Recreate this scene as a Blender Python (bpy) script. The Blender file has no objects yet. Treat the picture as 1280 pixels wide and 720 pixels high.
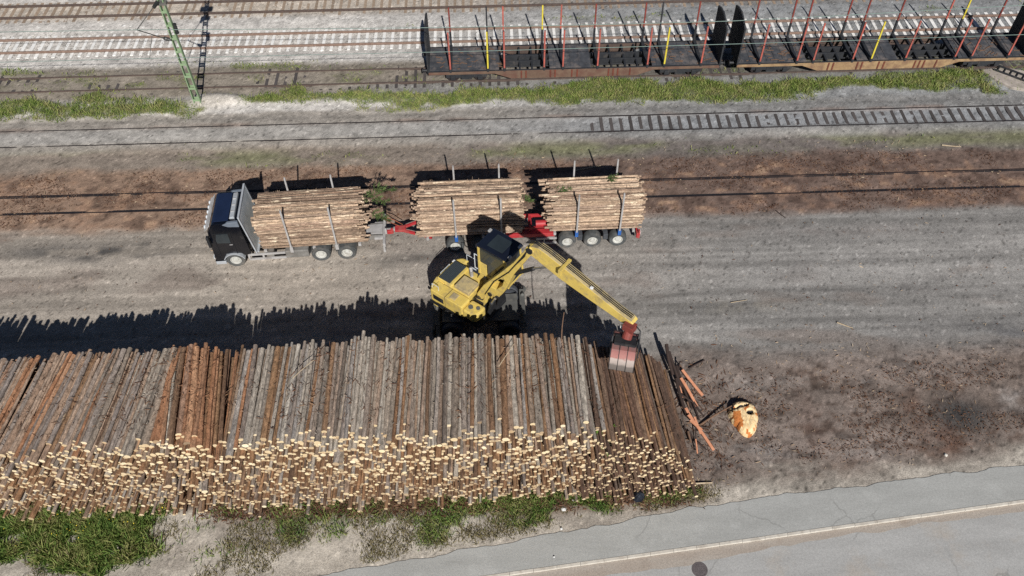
import bpy, math, random
import numpy as np
from mathutils import Vector, Matrix
from mathutils.geometry import tessellate_polygon
random.seed(7); rng = np.random.default_rng(11)
S = bpy.context.scene; COL = S.collection
rad = math.radians

# ------------------------------------------------------------------ helpers
def lin(r, g, b, k=1.0):
    f = lambda c: ((c/255+.055)/1.055)**2.4 if c > 10 else c/255/12.92
    return (f(r)*k, f(g)*k, f(b)*k)

class MB:
    """collects geometry; build() links it as ONE mesh object"""
    def __init__(s, T=None): s.v=[]; s.f=[]; s.m=[]; s.T=T
    def add(s, vs, fs, mi=0):
        n=len(s.v)
        for p in vs:
            p=Vector(p); s.v.append(tuple(s.T@p if s.T else p))
        for f in fs: s.f.append(tuple(i+n for i in f)); s.m.append(mi)
    def box(s, x0,x1,y0,y1,z0,z1, mi=0):
        s.add([(x0,y0,z0),(x1,y0,z0),(x1,y1,z0),(x0,y1,z0),(x0,y0,z1),(x1,y0,z1),(x1,y1,z1),(x0,y1,z1)],
              [(0,3,2,1),(4,5,6,7),(0,1,5,4),(1,2,6,5),(2,3,7,6),(3,0,4,7)], mi)
    def bar(s, p0, p1, w, h, mi=0, up=(0,0,1)):
        p0=Vector(p0); p1=Vector(p1); d=(p1-p0).normalized(); u=Vector(up)
        if abs(d.dot(u))>.95: u=Vector((0,1,0))
        a=d.cross(u).normalized()*w/2; b=a.cross(d).normalized()*h/2
        vs=[p+q for p in (p0,p1) for q in (-a-b,a-b,a+b,-a+b)]
        s.add(vs,[(0,1,2,3),(7,6,5,4),(0,4,5,1),(1,5,6,2),(2,6,7,3),(3,7,4,0)],mi)
    def tube(s, p0, p1, r0, r1=None, n=10, mi=0, cap=True, mc=None):
        r1=r0 if r1 is None else r1; p0=Vector(p0); p1=Vector(p1); d=(p1-p0).normalized()
        u=Vector((0,0,1)) if abs(d.z)<.9 else Vector((1,0,0)); a=d.cross(u).normalized(); b=d.cross(a)
        vs=[p+(a*math.cos(t)+b*math.sin(t))*r for p,r in ((p0,r0),(p1,r1)) for t in [2*math.pi*i/n for i in range(n)]]
        s.add(vs,[(i,(i+1)%n,n+(i+1)%n,n+i) for i in range(n)],mi)
        if cap:
            s.add(vs[:n],[tuple(range(n))[::-1]],mi if mc is None else mc); s.add(vs[n:],[tuple(range(n))],mi if mc is None else mc)
    def path(s, pts, r, n=6, mi=0):
        for a,b in zip(pts,pts[1:]): s.tube(a,b,r,r,n,mi)
    def prism(s, loops, to3, h0, h1, mi=0, side_mi=None):
        """2D loops (outer, holes...) extruded between h0 and h1; to3(a,b,h)"""
        flat=[p for l in loops for p in l]
        tris=tessellate_polygon([[Vector((p[0],p[1],0)) for p in l] for l in loops]); n=len(flat)
        vs=[to3(a,b,h0) for a,b in flat]+[to3(a,b,h1) for a,b in flat]
        s.add(vs,[tuple(t) for t in tris]+[tuple(n+i for i in t[::-1]) for t in tris],mi)
        base=0
        for l in loops:
            k=len(l)
            for i in range(k):
                j=(i+1)%k; m=mi if side_mi is None else side_mi(l[i],l[j])
                q=[vs[base+i],vs[base+j],vs[n+base+j],vs[n+base+i]]; s.add(q,[(0,1,2,3)],m)
            base+=k
    def lathe(s, c, axis, prof, n=20, mi=0):
        """profile [(radius, offset along axis)]"""
        c=Vector(c); d=Vector(axis).normalized(); u=Vector((0,0,1)) if abs(d.z)<.9 else Vector((1,0,0)); a=d.cross(u).normalized(); b=d.cross(a)
        vs=[c+d*o+(a*math.cos(2*math.pi*i/n)+b*math.sin(2*math.pi*i/n))*r for r,o in prof for i in range(n)]
        fs=[(k*n+i,k*n+(i+1)%n,(k+1)*n+(i+1)%n,(k+1)*n+i) for k in range(len(prof)-1) for i in range(n)]
        s.add(vs,fs,mi)
    def build(s, name, mats, parent=None, smooth=False, bevel=0, weld=True):
        me=bpy.data.meshes.new(name); me.from_pydata(s.v,[],s.f)
        mats=mats if isinstance(mats,(list,tuple)) else [mats]
        for m in mats: me.materials.append(m)
        me.polygons.foreach_set('material_index',s.m)
        if weld:
            import bmesh
            bm=bmesh.new(); bm.from_mesh(me); bmesh.ops.remove_doubles(bm,verts=bm.verts,dist=.0008); bmesh.ops.recalc_face_normals(bm,faces=bm.faces); bm.to_mesh(me); bm.free()
        if smooth:
            me.polygons.foreach_set('use_smooth',[True]*len(me.polygons)); me.set_sharp_from_angle(angle=rad(40))
        me.update(); o=bpy.data.objects.new(name,me); COL.objects.link(o)
        if parent: o.parent=parent
        if bevel:
            b=o.modifiers.new('bevel','BEVEL'); b.width=bevel; b.segments=2; b.limit_method='ANGLE'
        return o

def empty(name, loc, rz=0):
    o=bpy.data.objects.new(name,None); COL.objects.link(o); o.location=loc; o.rotation_euler=(0,0,rz); o.empty_display_size=.3; return o
def tag(o, label=None, cat=None, group=None, kind=None):
    if label: o['label']=label
    if cat: o['category']=cat
    if group: o['group']=group
    if kind: o['kind']=kind
    return o
def copy(o, parent=None, name=None):
    c=o.copy(); COL.objects.link(c); c.parent=parent; return c
def copy_tree(o, parent=None):
    c=copy(o,parent)
    for ch in list(o.children): copy_tree(ch,c)
    return c

# ------------------------------------------------------------------ numpy noise
_tab=rng.random((256,256))
def vnoise(x,y,seed=0):
    x=np.asarray(x)+seed*17.31; y=np.asarray(y)+seed*9.77
    xi=np.floor(x).astype(int); yi=np.floor(y).astype(int); fx=x-xi; fy=y-yi
    fx=fx*fx*(3-2*fx); fy=fy*fy*(3-2*fy)
    a=_tab[xi&255,yi&255]; b=_tab[(xi+1)&255,yi&255]; c=_tab[xi&255,(yi+1)&255]; d=_tab[(xi+1)&255,(yi+1)&255]
    return a+(b-a)*fx+(c-a)*fy+(a-b-c+d)*fx*fy
def fbm(x,y,sx,sy=None,oct=4,seed=0):
    sy=sx if sy is None else sy; t=0; w=1; n=0
    for o in range(oct):
        t=t+w*vnoise(x*2**o/sx,y*2**o/sy,seed+o*3); n+=w; w*=.55
    return t/n
def sst(a,b,x): t=np.clip((x-a)/(b-a),0,1); return t*t*(3-2*t)

# ------------------------------------------------------------------ materials
def mat(name, c1, c2=None, scale=4, rough=.7, metal=0, bump=0, stretch=(1,1,1), rnd=0, dirt=None, dirt_scale=1.2, dirt_amt=.5, coat=0, spec=.5, trans=0, detail=6, bscale=None):
    m=bpy.data.materials.new(name); m.use_nodes=True; nt=m.node_tree; N=nt.nodes; L=nt.links; P=N['Principled BSDF']
    P.inputs['Roughness'].default_value=rough; P.inputs['Metallic'].default_value=metal; P.inputs['Specular IOR Level'].default_value=spec
    P.inputs['Coat Weight'].default_value=coat; P.inputs['Coat Roughness'].default_value=.08
    c2=c2 or tuple(x*.75 for x in c1)
    tc=N.new('ShaderNodeTexCoord'); mp=N.new('ShaderNodeMapping'); mp.inputs['Scale'].default_value=stretch; L.new(tc.outputs['Object'],mp.inputs['Vector'])
    no=N.new('ShaderNodeTexNoise'); no.inputs['Scale'].default_value=scale; no.inputs['Detail'].default_value=detail; no.inputs['Roughness'].default_value=.65; L.new(mp.outputs[0],no.inputs['Vector'])
    rp=N.new('ShaderNodeMapRange'); rp.inputs[1].default_value=.32; rp.inputs[2].default_value=.68; L.new(no.outputs[0],rp.inputs[0])
    mx=N.new('ShaderNodeMix'); mx.data_type='RGBA'; mx.inputs[6].default_value=(*c1,1); mx.inputs[7].default_value=(*c2,1); L.new(rp.outputs[0],mx.inputs[0]); out=mx.outputs[2]
    if dirt:
        n2=N.new('ShaderNodeTexNoise'); n2.inputs['Scale'].default_value=dirt_scale; n2.inputs['Detail'].default_value=7; n2.inputs['Roughness'].default_value=.7; L.new(tc.outputs['Object'],n2.inputs['Vector'])
        r2=N.new('ShaderNodeMapRange'); r2.inputs[1].default_value=.62-.3*dirt_amt; r2.inputs[2].default_value=.78-.2*dirt_amt; r2.inputs[4].default_value=.85; L.new(n2.outputs[0],r2.inputs[0])
        m2=N.new('ShaderNodeMix'); m2.data_type='RGBA'; m2.inputs[7].default_value=(*dirt,1); L.new(out,m2.inputs[6]); L.new(r2.outputs[0],m2.inputs[0]); out=m2.outputs[2]
        r3=N.new('ShaderNodeMapRange'); r3.inputs[3].default_value=rough; r3.inputs[4].default_value=.9; L.new(r2.outputs[0],r3.inputs[0]); L.new(r3.outputs[0],P.inputs['Roughness'])
    if rnd:
        oi=N.new('ShaderNodeObjectInfo'); g=N.new('ShaderNodeNewGeometry'); ad=N.new('ShaderNodeMath'); L.new(oi.outputs['Random'],ad.inputs[0]); L.new(g.outputs['Random Per Island'],ad.inputs[1])
        fr=N.new('ShaderNodeMath'); fr.operation='FRACT'; L.new(ad.outputs[0],fr.inputs[0])
        r4=N.new('ShaderNodeMapRange'); r4.inputs[3].default_value=1-rnd; r4.inputs[4].default_value=1+rnd; L.new(fr.outputs[0],r4.inputs[0])
        hs=N.new('ShaderNodeHueSaturation'); L.new(r4.outputs[0],hs.inputs['Value']); L.new(out,hs.inputs['Color']); out=hs.outputs[0]
    L.new(out,P.inputs['Base Color'])
    if bump:
        bp=N.new('ShaderNodeBump'); bp.inputs['Strength'].default_value=bump; bp.inputs['Distance'].default_value=.03; h=no.outputs[0]
        if bscale:
            n3=N.new('ShaderNodeTexNoise'); n3.inputs['Scale'].default_value=bscale; n3.inputs['Detail'].default_value=4; L.new(tc.outputs['Object'],n3.inputs['Vector']); h=n3.outputs[0]
        L.new(h,bp.inputs['Height']); L.new(bp.outputs[0],P.inputs['Normal'])
    return m

def bark(name, pal, patch=None, patch_amt=.5):
    """bark: a palette picked per log, streaked along the log, with pale patches where the bark is off"""
    m=bpy.data.materials.new(name); m.use_nodes=True; nt=m.node_tree; N=nt.nodes; L=nt.links; P=N['Principled BSDF']; P.inputs['Roughness'].default_value=.9; P.inputs['Specular IOR Level'].default_value=.2
    oi=N.new('ShaderNodeObjectInfo'); g=N.new('ShaderNodeNewGeometry'); ad=N.new('ShaderNodeMath'); L.new(oi.outputs['Random'],ad.inputs[0]); L.new(g.outputs['Random Per Island'],ad.inputs[1])
    fr=N.new('ShaderNodeMath'); fr.operation='FRACT'; L.new(ad.outputs[0],fr.inputs[0])
    cr=N.new('ShaderNodeValToRGB'); cr.color_ramp.interpolation='LINEAR'; e=cr.color_ramp.elements
    while len(e)<len(pal): e.new(.5)
    for i,c in enumerate(pal): e[i].position=i/(len(pal)-1); e[i].color=(*c,1)
    L.new(fr.outputs[0],cr.inputs[0])
    tc=N.new('ShaderNodeTexCoord'); off=N.new('ShaderNodeVectorMath'); off.operation='ADD'; cx=N.new('ShaderNodeCombineXYZ'); mu=N.new('ShaderNodeMath'); mu.operation='MULTIPLY'; mu.inputs[1].default_value=37; L.new(fr.outputs[0],mu.inputs[0]); L.new(mu.outputs[0],cx.inputs[0]); L.new(mu.outputs[0],cx.inputs[1])
    L.new(tc.outputs['Object'],off.inputs[0]); L.new(cx.outputs[0],off.inputs[1])
    def noise(sc,st,det):
        mp=N.new('ShaderNodeMapping'); mp.inputs['Scale'].default_value=st; L.new(off.outputs[0],mp.inputs[0]); n=N.new('ShaderNodeTexNoise'); n.inputs['Scale'].default_value=sc; n.inputs['Detail'].default_value=det; n.inputs['Roughness'].default_value=.7; L.new(mp.outputs[0],n.inputs['Vector']); return n
    n1=noise(9,(1,.35,1),5); r1=N.new('ShaderNodeMapRange'); r1.inputs[1].default_value=.3; r1.inputs[2].default_value=.7; r1.inputs[3].default_value=.38; r1.inputs[4].default_value=1.5; L.new(n1.outputs[0],r1.inputs[0])
    hs=N.new('ShaderNodeHueSaturation'); L.new(cr.outputs[0],hs.inputs['Color']); L.new(r1.outputs[0],hs.inputs['Value']); out=hs.outputs[0]
    if patch:
        n2=noise(2.6,(1.6,.35,1.6),6); r2=N.new('ShaderNodeMapRange'); r2.inputs[1].default_value=.72-.25*patch_amt; r2.inputs[2].default_value=.80-.25*patch_amt; L.new(n2.outputs[0],r2.inputs[0])
        mx=N.new('ShaderNodeMix'); mx.data_type='RGBA'; mx.inputs[7].default_value=(*patch,1); L.new(out,mx.inputs[6]); L.new(r2.outputs[0],mx.inputs[0]); out=mx.outputs[2]
    n4=noise(26,(1,.6,1),4); r5=N.new('ShaderNodeMapRange'); r5.inputs[1].default_value=.32; r5.inputs[2].default_value=.68; r5.inputs[3].default_value=.6; r5.inputs[4].default_value=1.4; L.new(n4.outputs[0],r5.inputs[0])
    h2=N.new('ShaderNodeHueSaturation'); L.new(out,h2.inputs['Color']); L.new(r5.outputs[0],h2.inputs['Value']); out=h2.outputs[0]
    L.new(out,P.inputs['Base Color'])
    n3=noise(22,(1,.4,1),3); bp=N.new('ShaderNodeBump'); bp.inputs['Strength'].default_value=.6; bp.inputs['Distance'].default_value=.02; L.new(n3.outputs[0],bp.inputs['Height']); L.new(bp.outputs[0],P.inputs['Normal'])
    return m

M={}
M['bark_grey']=bark('grey bark',[lin(124,114,104),lin(166,156,143),lin(132,119,106),lin(178,169,156),lin(146,126,108),lin(154,147,140),lin(112,100,90)],lin(190,168,140),.25)
M['bark_mixed']=bark('brown grey bark',[lin(144,120,102),lin(158,134,114),lin(142,131,122),lin(164,140,120),lin(120,104,92),lin(136,126,119),lin(166,134,106)],lin(202,176,142),.34)
M['bark_red']=bark('red bark',[lin(152,110,82),lin(170,124,92),lin(132,98,76),lin(178,136,104),lin(144,116,98)],lin(202,166,128),.32)
M['bark_dark']=bark('dark bark',[lin(98,76,64),lin(118,92,76),lin(80,64,56),lin(126,102,84),lin(104,90,80)],lin(156,126,98),.2)
M['bark_low']=bark('brown bark',[lin(126,94,70),lin(144,110,82),lin(100,80,66),lin(132,104,80),lin(152,118,88),lin(112,98,88)],lin(192,162,124),.32)
M['bark_fresh']=bark('peeling brown bark',[lin(150,126,108),lin(178,154,130),lin(114,96,82),lin(188,164,140),lin(158,136,118),lin(132,108,90)],lin(226,208,180),.62)
def cut_mat(name,cols):
    m=mat(name,(1,1,1),(.78,.74,.7),11,.85,bump=.15); N=m.node_tree.nodes; L=m.node_tree.links; P=N['Principled BSDF']; src=P.inputs['Base Color'].links[0].from_socket
    oi=N.new('ShaderNodeObjectInfo'); g=N.new('ShaderNodeNewGeometry'); ad=N.new('ShaderNodeMath'); L.new(oi.outputs['Random'],ad.inputs[0]); L.new(g.outputs['Random Per Island'],ad.inputs[1]); fr=N.new('ShaderNodeMath'); fr.operation='FRACT'; L.new(ad.outputs[0],fr.inputs[0])
    cr=N.new('ShaderNodeValToRGB'); e=cr.color_ramp.elements
    while len(e)<len(cols): e.new(.5)
    for i,c in enumerate(cols): e[i].position=i/(len(cols)-1); e[i].color=(*c,1)
    L.new(fr.outputs[0],cr.inputs[0]); mx=N.new('ShaderNodeMix'); mx.data_type='RGBA'; mx.blend_type='MULTIPLY'; mx.inputs[0].default_value=1; L.new(cr.outputs[0],mx.inputs[6]); L.new(src,mx.inputs[7]); L.new(mx.outputs[2],P.inputs['Base Color']); return m
M['cut']=cut_mat('cut end wood',[lin(166,142,112),lin(228,210,172),lin(204,182,144),lin(242,228,196),lin(216,194,154),lin(236,220,180),lin(186,160,124),lin(228,208,170)])
M['cut_old']=cut_mat('weathered cut end wood',[lin(142,118,92),lin(208,186,148),lin(168,142,110),lin(226,206,170),lin(156,132,104),lin(212,190,152),lin(126,106,86),lin(194,170,134)])
M['cut_pale']=cut_mat('pale cut end wood',[lin(190,156,116),lin(224,200,160),lin(160,126,92),lin(212,184,144)])
M['rail']=mat('rusty rail',lin(104,90,82),lin(82,70,66),6,.65,.3)
M['rail_bright']=mat('orange rusty rail',lin(142,120,106),lin(114,94,84),6,.7,.1)
M['rail_dark']=mat('dark rail',lin(66,58,58),lin(46,42,44),6,.5,.5)
M['concrete_sleeper']=mat('concrete sleeper',lin(236,234,230),lin(216,214,208),3,.9,rnd=.06)
M['wood_sleeper']=mat('dark wooden sleeper',lin(84,78,76),lin(60,56,55),5,.95,stretch=(4,1,1),rnd=.25)
M['brown_sleeper']=mat('weathered sleeper',lin(160,142,122),lin(130,112,96),5,.95,rnd=.15)
M['mast']=mat('green mast paint',lin(134,156,120),lin(114,138,104),3,.6,dirt=lin(156,162,132),dirt_amt=.25)
M['mast_d']=mat('dark insulator',lin(48,50,50),lin(34,36,36),4,.4)
M['wire']=mat('green copper wire',lin(120,140,132),lin(100,118,110),4,.6,.2)
M['wag_dark']=mat('black wagon steel',lin(44,46,50),lin(28,30,34),3,.7,dirt=lin(84,78,74),dirt_amt=.25,dirt_scale=1.5)
M['wag_deck']=mat('grey black deck plate',lin(78,80,84),lin(50,52,57),2,.75,dirt=lin(122,112,106),dirt_amt=.5,dirt_scale=1.4)
M['wag_brown']=mat('brown sill paint',lin(112,90,74),lin(90,72,60),2,.75,dirt=lin(96,62,52),dirt_amt=.5,dirt_scale=1.0)
M['wag_ochre']=mat('ochre sill paint',lin(160,134,98),lin(134,108,78),2,.75,dirt=lin(112,84,68),dirt_amt=.5,dirt_scale=1.0)
M['wag_dull']=mat('dull rust',lin(92,74,64),lin(66,56,52),2,.85)
M['wag_rib']=mat('rusty rib',lin(112,58,42),lin(84,44,34),3,.8)
M['stake_red']=mat('worn red stake paint',lin(182,92,78),lin(146,76,66),4,.7,dirt=lin(120,88,80),dirt_amt=.45,dirt_scale=3)
M['stake_yellow']=mat('yellow stake paint',lin(212,196,66),lin(188,170,58),4,.6)
M['stake_dred']=mat('dark red stake paint',lin(132,58,48),lin(100,46,40),4,.7)
M['navy']=mat('dark navy paint',lin(10,13,22),lin(8,11,18),1,.22,coat=.5,dirt=lin(60,58,56),dirt_amt=.06)
M['glass']=mat('dark glass',lin(50,58,62),lin(38,44,48),1,.08,spec=.7)
M['silver']=mat('silver paint',lin(178,182,186),lin(158,162,166),2,.45,.1,dirt=lin(120,110,98),dirt_amt=.2)
M['fairing']=mat('grey fairing paint',lin(112,120,130),lin(96,104,114),2,.45,dirt=lin(120,116,108),dirt_amt=.2)
M['alu']=mat('aluminium plate',lin(206,211,212),lin(184,190,191),1.6,.5,.1,dirt=lin(110,104,94),dirt_amt=.3)
M['steel_grey']=mat('galvanised steel',lin(182,180,178),lin(152,150,148),3,.5,.1,dirt=lin(110,98,86),dirt_amt=.25)
M['chassis']=mat('chassis grey',lin(132,130,126),lin(100,98,94),2,.7,.1,dirt=lin(120,106,90),dirt_amt=.4)
M['red']=mat('red chassis paint',lin(176,48,52),lin(150,40,46),2,.55,dirt=lin(150,104,92),dirt_amt=.35)
M['blue']=mat('blue clamp paint',lin(50,100,170),lin(40,84,150),3,.5)
M['tyre']=mat('dusty tyre',lin(84,86,86),lin(60,62,62),5,.92,dirt=lin(116,110,102),dirt_amt=.3)
M['tyre_black']=mat('black tyre',lin(72,75,80),lin(52,55,60),5,.85,dirt=lin(84,80,74),dirt_amt=.25)
M['rim']=mat('pale rim',lin(206,206,200),lin(176,176,170),4,.5,.2,dirt=lin(140,130,118),dirt_amt=.2)
M['black']=mat('black steel',lin(36,37,40),lin(24,25,28),3,.6,dirt=lin(74,70,64),dirt_amt=.2)
M['lamp']=mat('lamp glass',lin(210,214,218),lin(180,186,190),3,.15,spec=.8)
M['yellow']=mat('machine yellow',lin(214,188,100),lin(198,172,88),1.2,.5,dirt=lin(142,126,94),dirt_amt=.42,dirt_scale=2.6)
M['yellow_dust']=mat('dusty yellow',lin(186,166,116),lin(166,150,112),2.5,.8,dirt=lin(120,112,98),dirt_amt=.5,dirt_scale=2.5)
M['grille']=mat('dark grille',lin(72,80,84),lin(50,56,60),40,.6,.2,stretch=(1,6,1))
M['roofglass']=mat('dark cab roof',(.010,.014,.026),(.008,.010,.018),1,.18,spec=.6,dirt=lin(60,64,70),dirt_amt=.1)
M['seat']=mat('green seat cloth',lin(40,150,60),lin(30,120,50),5,.8)
M['chrome']=mat('chrome rod',lin(190,190,188),lin(160,160,158),2,.25,.8)
M['dusty']=mat('dusty dark steel',lin(98,98,94),lin(74,74,72),2,.85,dirt=lin(126,120,108),dirt_amt=.4)
M['hose']=mat('black hose',lin(34,34,36),lin(24,24,26),4,.6)
M['jaw']=None
M['white']=mat('white plastic',lin(225,225,222),lin(205,205,202),3,.5)
M['bag']=mat('black plastic bag',lin(34,40,50),lin(22,26,34),4,.3)
M['iron']=mat('cast iron',lin(112,104,104),lin(88,82,82),10,.7,.2,bump=.2)
M['stone']=mat('pale stone',lin(205,200,190),lin(170,164,154),6,.9,rnd=.1)
M['slab']=mat('rough concrete',lin(176,166,156),lin(140,132,124),2.5,.95,bump=.5,dirt=lin(110,108,86),dirt_amt=.3)
M['fresh_split']=mat('fresh orange wood',lin(206,146,112),lin(184,122,90),6,.8,stretch=(1,1,.3))
M['stick']=mat('grey brown stick',lin(120,92,72),lin(90,70,56),6,.9)
M['stick_dark']=mat('dark wet stick',lin(62,46,40),lin(44,34,30),6,.9)
M['stick_pale']=mat('bleached stick',lin(190,174,148),lin(160,140,112),6,.9)
M['needles']=mat('spruce needles',lin(92,112,58),lin(66,86,42),6,.85,rnd=.35)
M['leaf']=mat('young leaves',lin(120,160,60),lin(90,130,44),6,.7,rnd=.3)
M['twig']=mat('twig',lin(84,66,50),lin(64,50,40),6,.9)
M['rubber_orange']=mat('orange brown rust',lin(150,84,52),lin(110,62,42),5,.8)

def blade_mat(name, cols):
    m=bpy.data.materials.new(name); m.use_nodes=True; N=m.node_tree.nodes; L=m.node_tree.links; P=N['Principled BSDF']; P.inputs['Roughness'].default_value=.75; P.inputs['Specular IOR Level'].default_value=.2
    g=N.new('ShaderNodeNewGeometry'); cr=N.new('ShaderNodeValToRGB'); e=cr.color_ramp.elements
    while len(e)<len(cols): e.new(.5)
    for i,c in enumerate(cols): e[i].position=i/(len(cols)-1); e[i].color=(*c,1)
    tc=N.new('ShaderNodeTexCoord'); n=N.new('ShaderNodeTexNoise'); n.inputs['Scale'].default_value=1.3; n.inputs['Detail'].default_value=4; L.new(tc.outputs['Object'],n.inputs['Vector'])
    a=N.new('ShaderNodeMath'); a.operation='MULTIPLY'; a.inputs[1].default_value=.5; L.new(g.outputs['Random Per Island'],a.inputs[0])
    r=N.new('ShaderNodeMapRange'); r.inputs[1].default_value=.3; r.inputs[2].default_value=.7; r.inputs[4].default_value=.55; L.new(n.outputs[0],r.inputs[0])
    b=N.new('ShaderNodeMath'); L.new(a.outputs[0],b.inputs[0]); L.new(r.outputs[0],b.inputs[1]); L.new(b.outputs[0],cr.inputs[0]); L.new(cr.outputs[0],P.inputs['Base Color'])
    tr=N.new('ShaderNodeBsdfTranslucent'); L.new(cr.outputs[0],tr.inputs[0]); ms=N.new('ShaderNodeMixShader'); ms.inputs[0].default_value=.25
    L.new(P.outputs[0],ms.inputs[1]); L.new(tr.outputs[0],ms.inputs[2]); L.new(ms.outputs[0],N['Material Output'].inputs[0]); return m
M['grass']=blade_mat('grass blades',[lin(72,94,46),lin(106,128,60),lin(132,146,76),lin(160,158,104),lin(140,130,92)])
M['weed']=blade_mat('weed leaves',[lin(50,72,40),lin(80,108,50),lin(112,134,66),lin(146,146,90),lin(138,130,96)])
M['dryweed']=blade_mat('dry weeds',[lin(84,84,56),lin(110,104,70),lin(134,122,90),lin(94,100,52)])
M['litter']=blade_mat('bark litter',[lin(64,48,42),lin(96,70,56),lin(120,88,68),lin(166,142,116)])

# ------------------------------------------------------------------ ground
PAVE=[(-60,6),(-20,11.9),(-7.94,13.73),(.14,14.92),(7.91,16.15),(11.54,16.6),(16.7,17.12),(20.06,17.45),(23.4,17.75),(60,22)]
def pave_top(x): return np.interp(x,[p[0] for p in PAVE],[p[1] for p in PAVE])
def kerb_y(x): return 13.49+.1095*np.asarray(x)
def pile_h(x):
    return np.interp(x,[-30,-24,-20,-16.5,-13,-6,2,4.2,5.8,7.1,7.8,8.2],[3.55,3.7,3.85,3.9,4.0,4.15,4.1,3.8,3.35,2.85,2.1,.5])
def F_grass(X,Y):
    n=fbm(X,Y,2.2,1.2,4,3)-.5; n2=fbm(X,Y,7,3,3,8)-.5
    top=np.interp(X,[-45,-10,1,8,40],[46.4,46.5,46.1,46.5,46.7])+n*2.4; bot=np.interp(X,[-45,-22,-14,-2,15,28,45],[44.3,44.0,44.9,44.2,44.1,44.6,44.4])+n*2.3
    g=sst(-.1,.75,Y-bot)*sst(-.1,.6,top-Y)*(.62+.38*sst(-.22,.06,fbm(X,Y,.9,.5,3,6)-.5))
    m=np.exp(-(((X+18.4)/2.0)**2+((Y-45.6)/.75)**2)**2); g=g*(1-.95*m*(n*2+.9).clip(0,1))
    g=g*(.7+.3*sst(-.2,.1,n2+n*.5))
    g=g*(1-sst(32.0,33.4,X+n*2)*.85)
    return g.clip(0,1), m
def F_weed2(X,Y):   # weeds between the second and third track, and between rails of the third
    n=fbm(X,Y,2.6,1.0,4,14)
    a=sst(.5,.66,n)*np.exp(-((Y-49.25)/.42)**2)*np.where(X<-4.6,1,.12)
    b=sst(.5,.72,fbm(X,Y,1.6,.8,4,19))*np.exp(-((Y-47.6)/.85)**2)*np.where(X<-4.5,.75,.3)
    c=sst(.6,.74,fbm(X,Y,3.5,1.2,4,23))*np.exp(-((Y-39.9)/.7)**2)*.3
    d=sst(.58,.7,fbm(X,Y,3,.8,4,29))*np.exp(-((Y-53.9)/.5)**2)*np.where(X>3,.35,.05)
    return (a+b+c+d).clip(0,1)
def F_front(X,Y):   # weeds in front of the pile
    n=fbm(X,Y,2.0,1.2,5,31); pt=pave_top(X)
    lush=sst(-14.6,-16.0,X+(n-.5)*3)*sst(14.2,15.0,Y+(n-.5)*2.2)*sst(18.2,17.2,Y)
    lush2=np.exp(-(((X+12.6)/1.4)**2+((Y-15.4)/.6)**2))*.8*sst(.35,.55,n)
    mid=sst(.36,.56,n+.12*(Y-16.4))*sst(.15,.7,Y-pt-.1)*sst(17.6,17.0,Y)*sst(-14,-11,X)*sst(9.2,8.2,X)
    mid=mid*np.interp(X,[-14,-9,-7,-4,-1,8,9],[.6,.6,.5,.8,1,1,.5])
    return (lush*sst(.24,.5,fbm(X,Y,.9,.6,3,35))).clip(0,1), (lush2+mid).clip(0,1)

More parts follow.
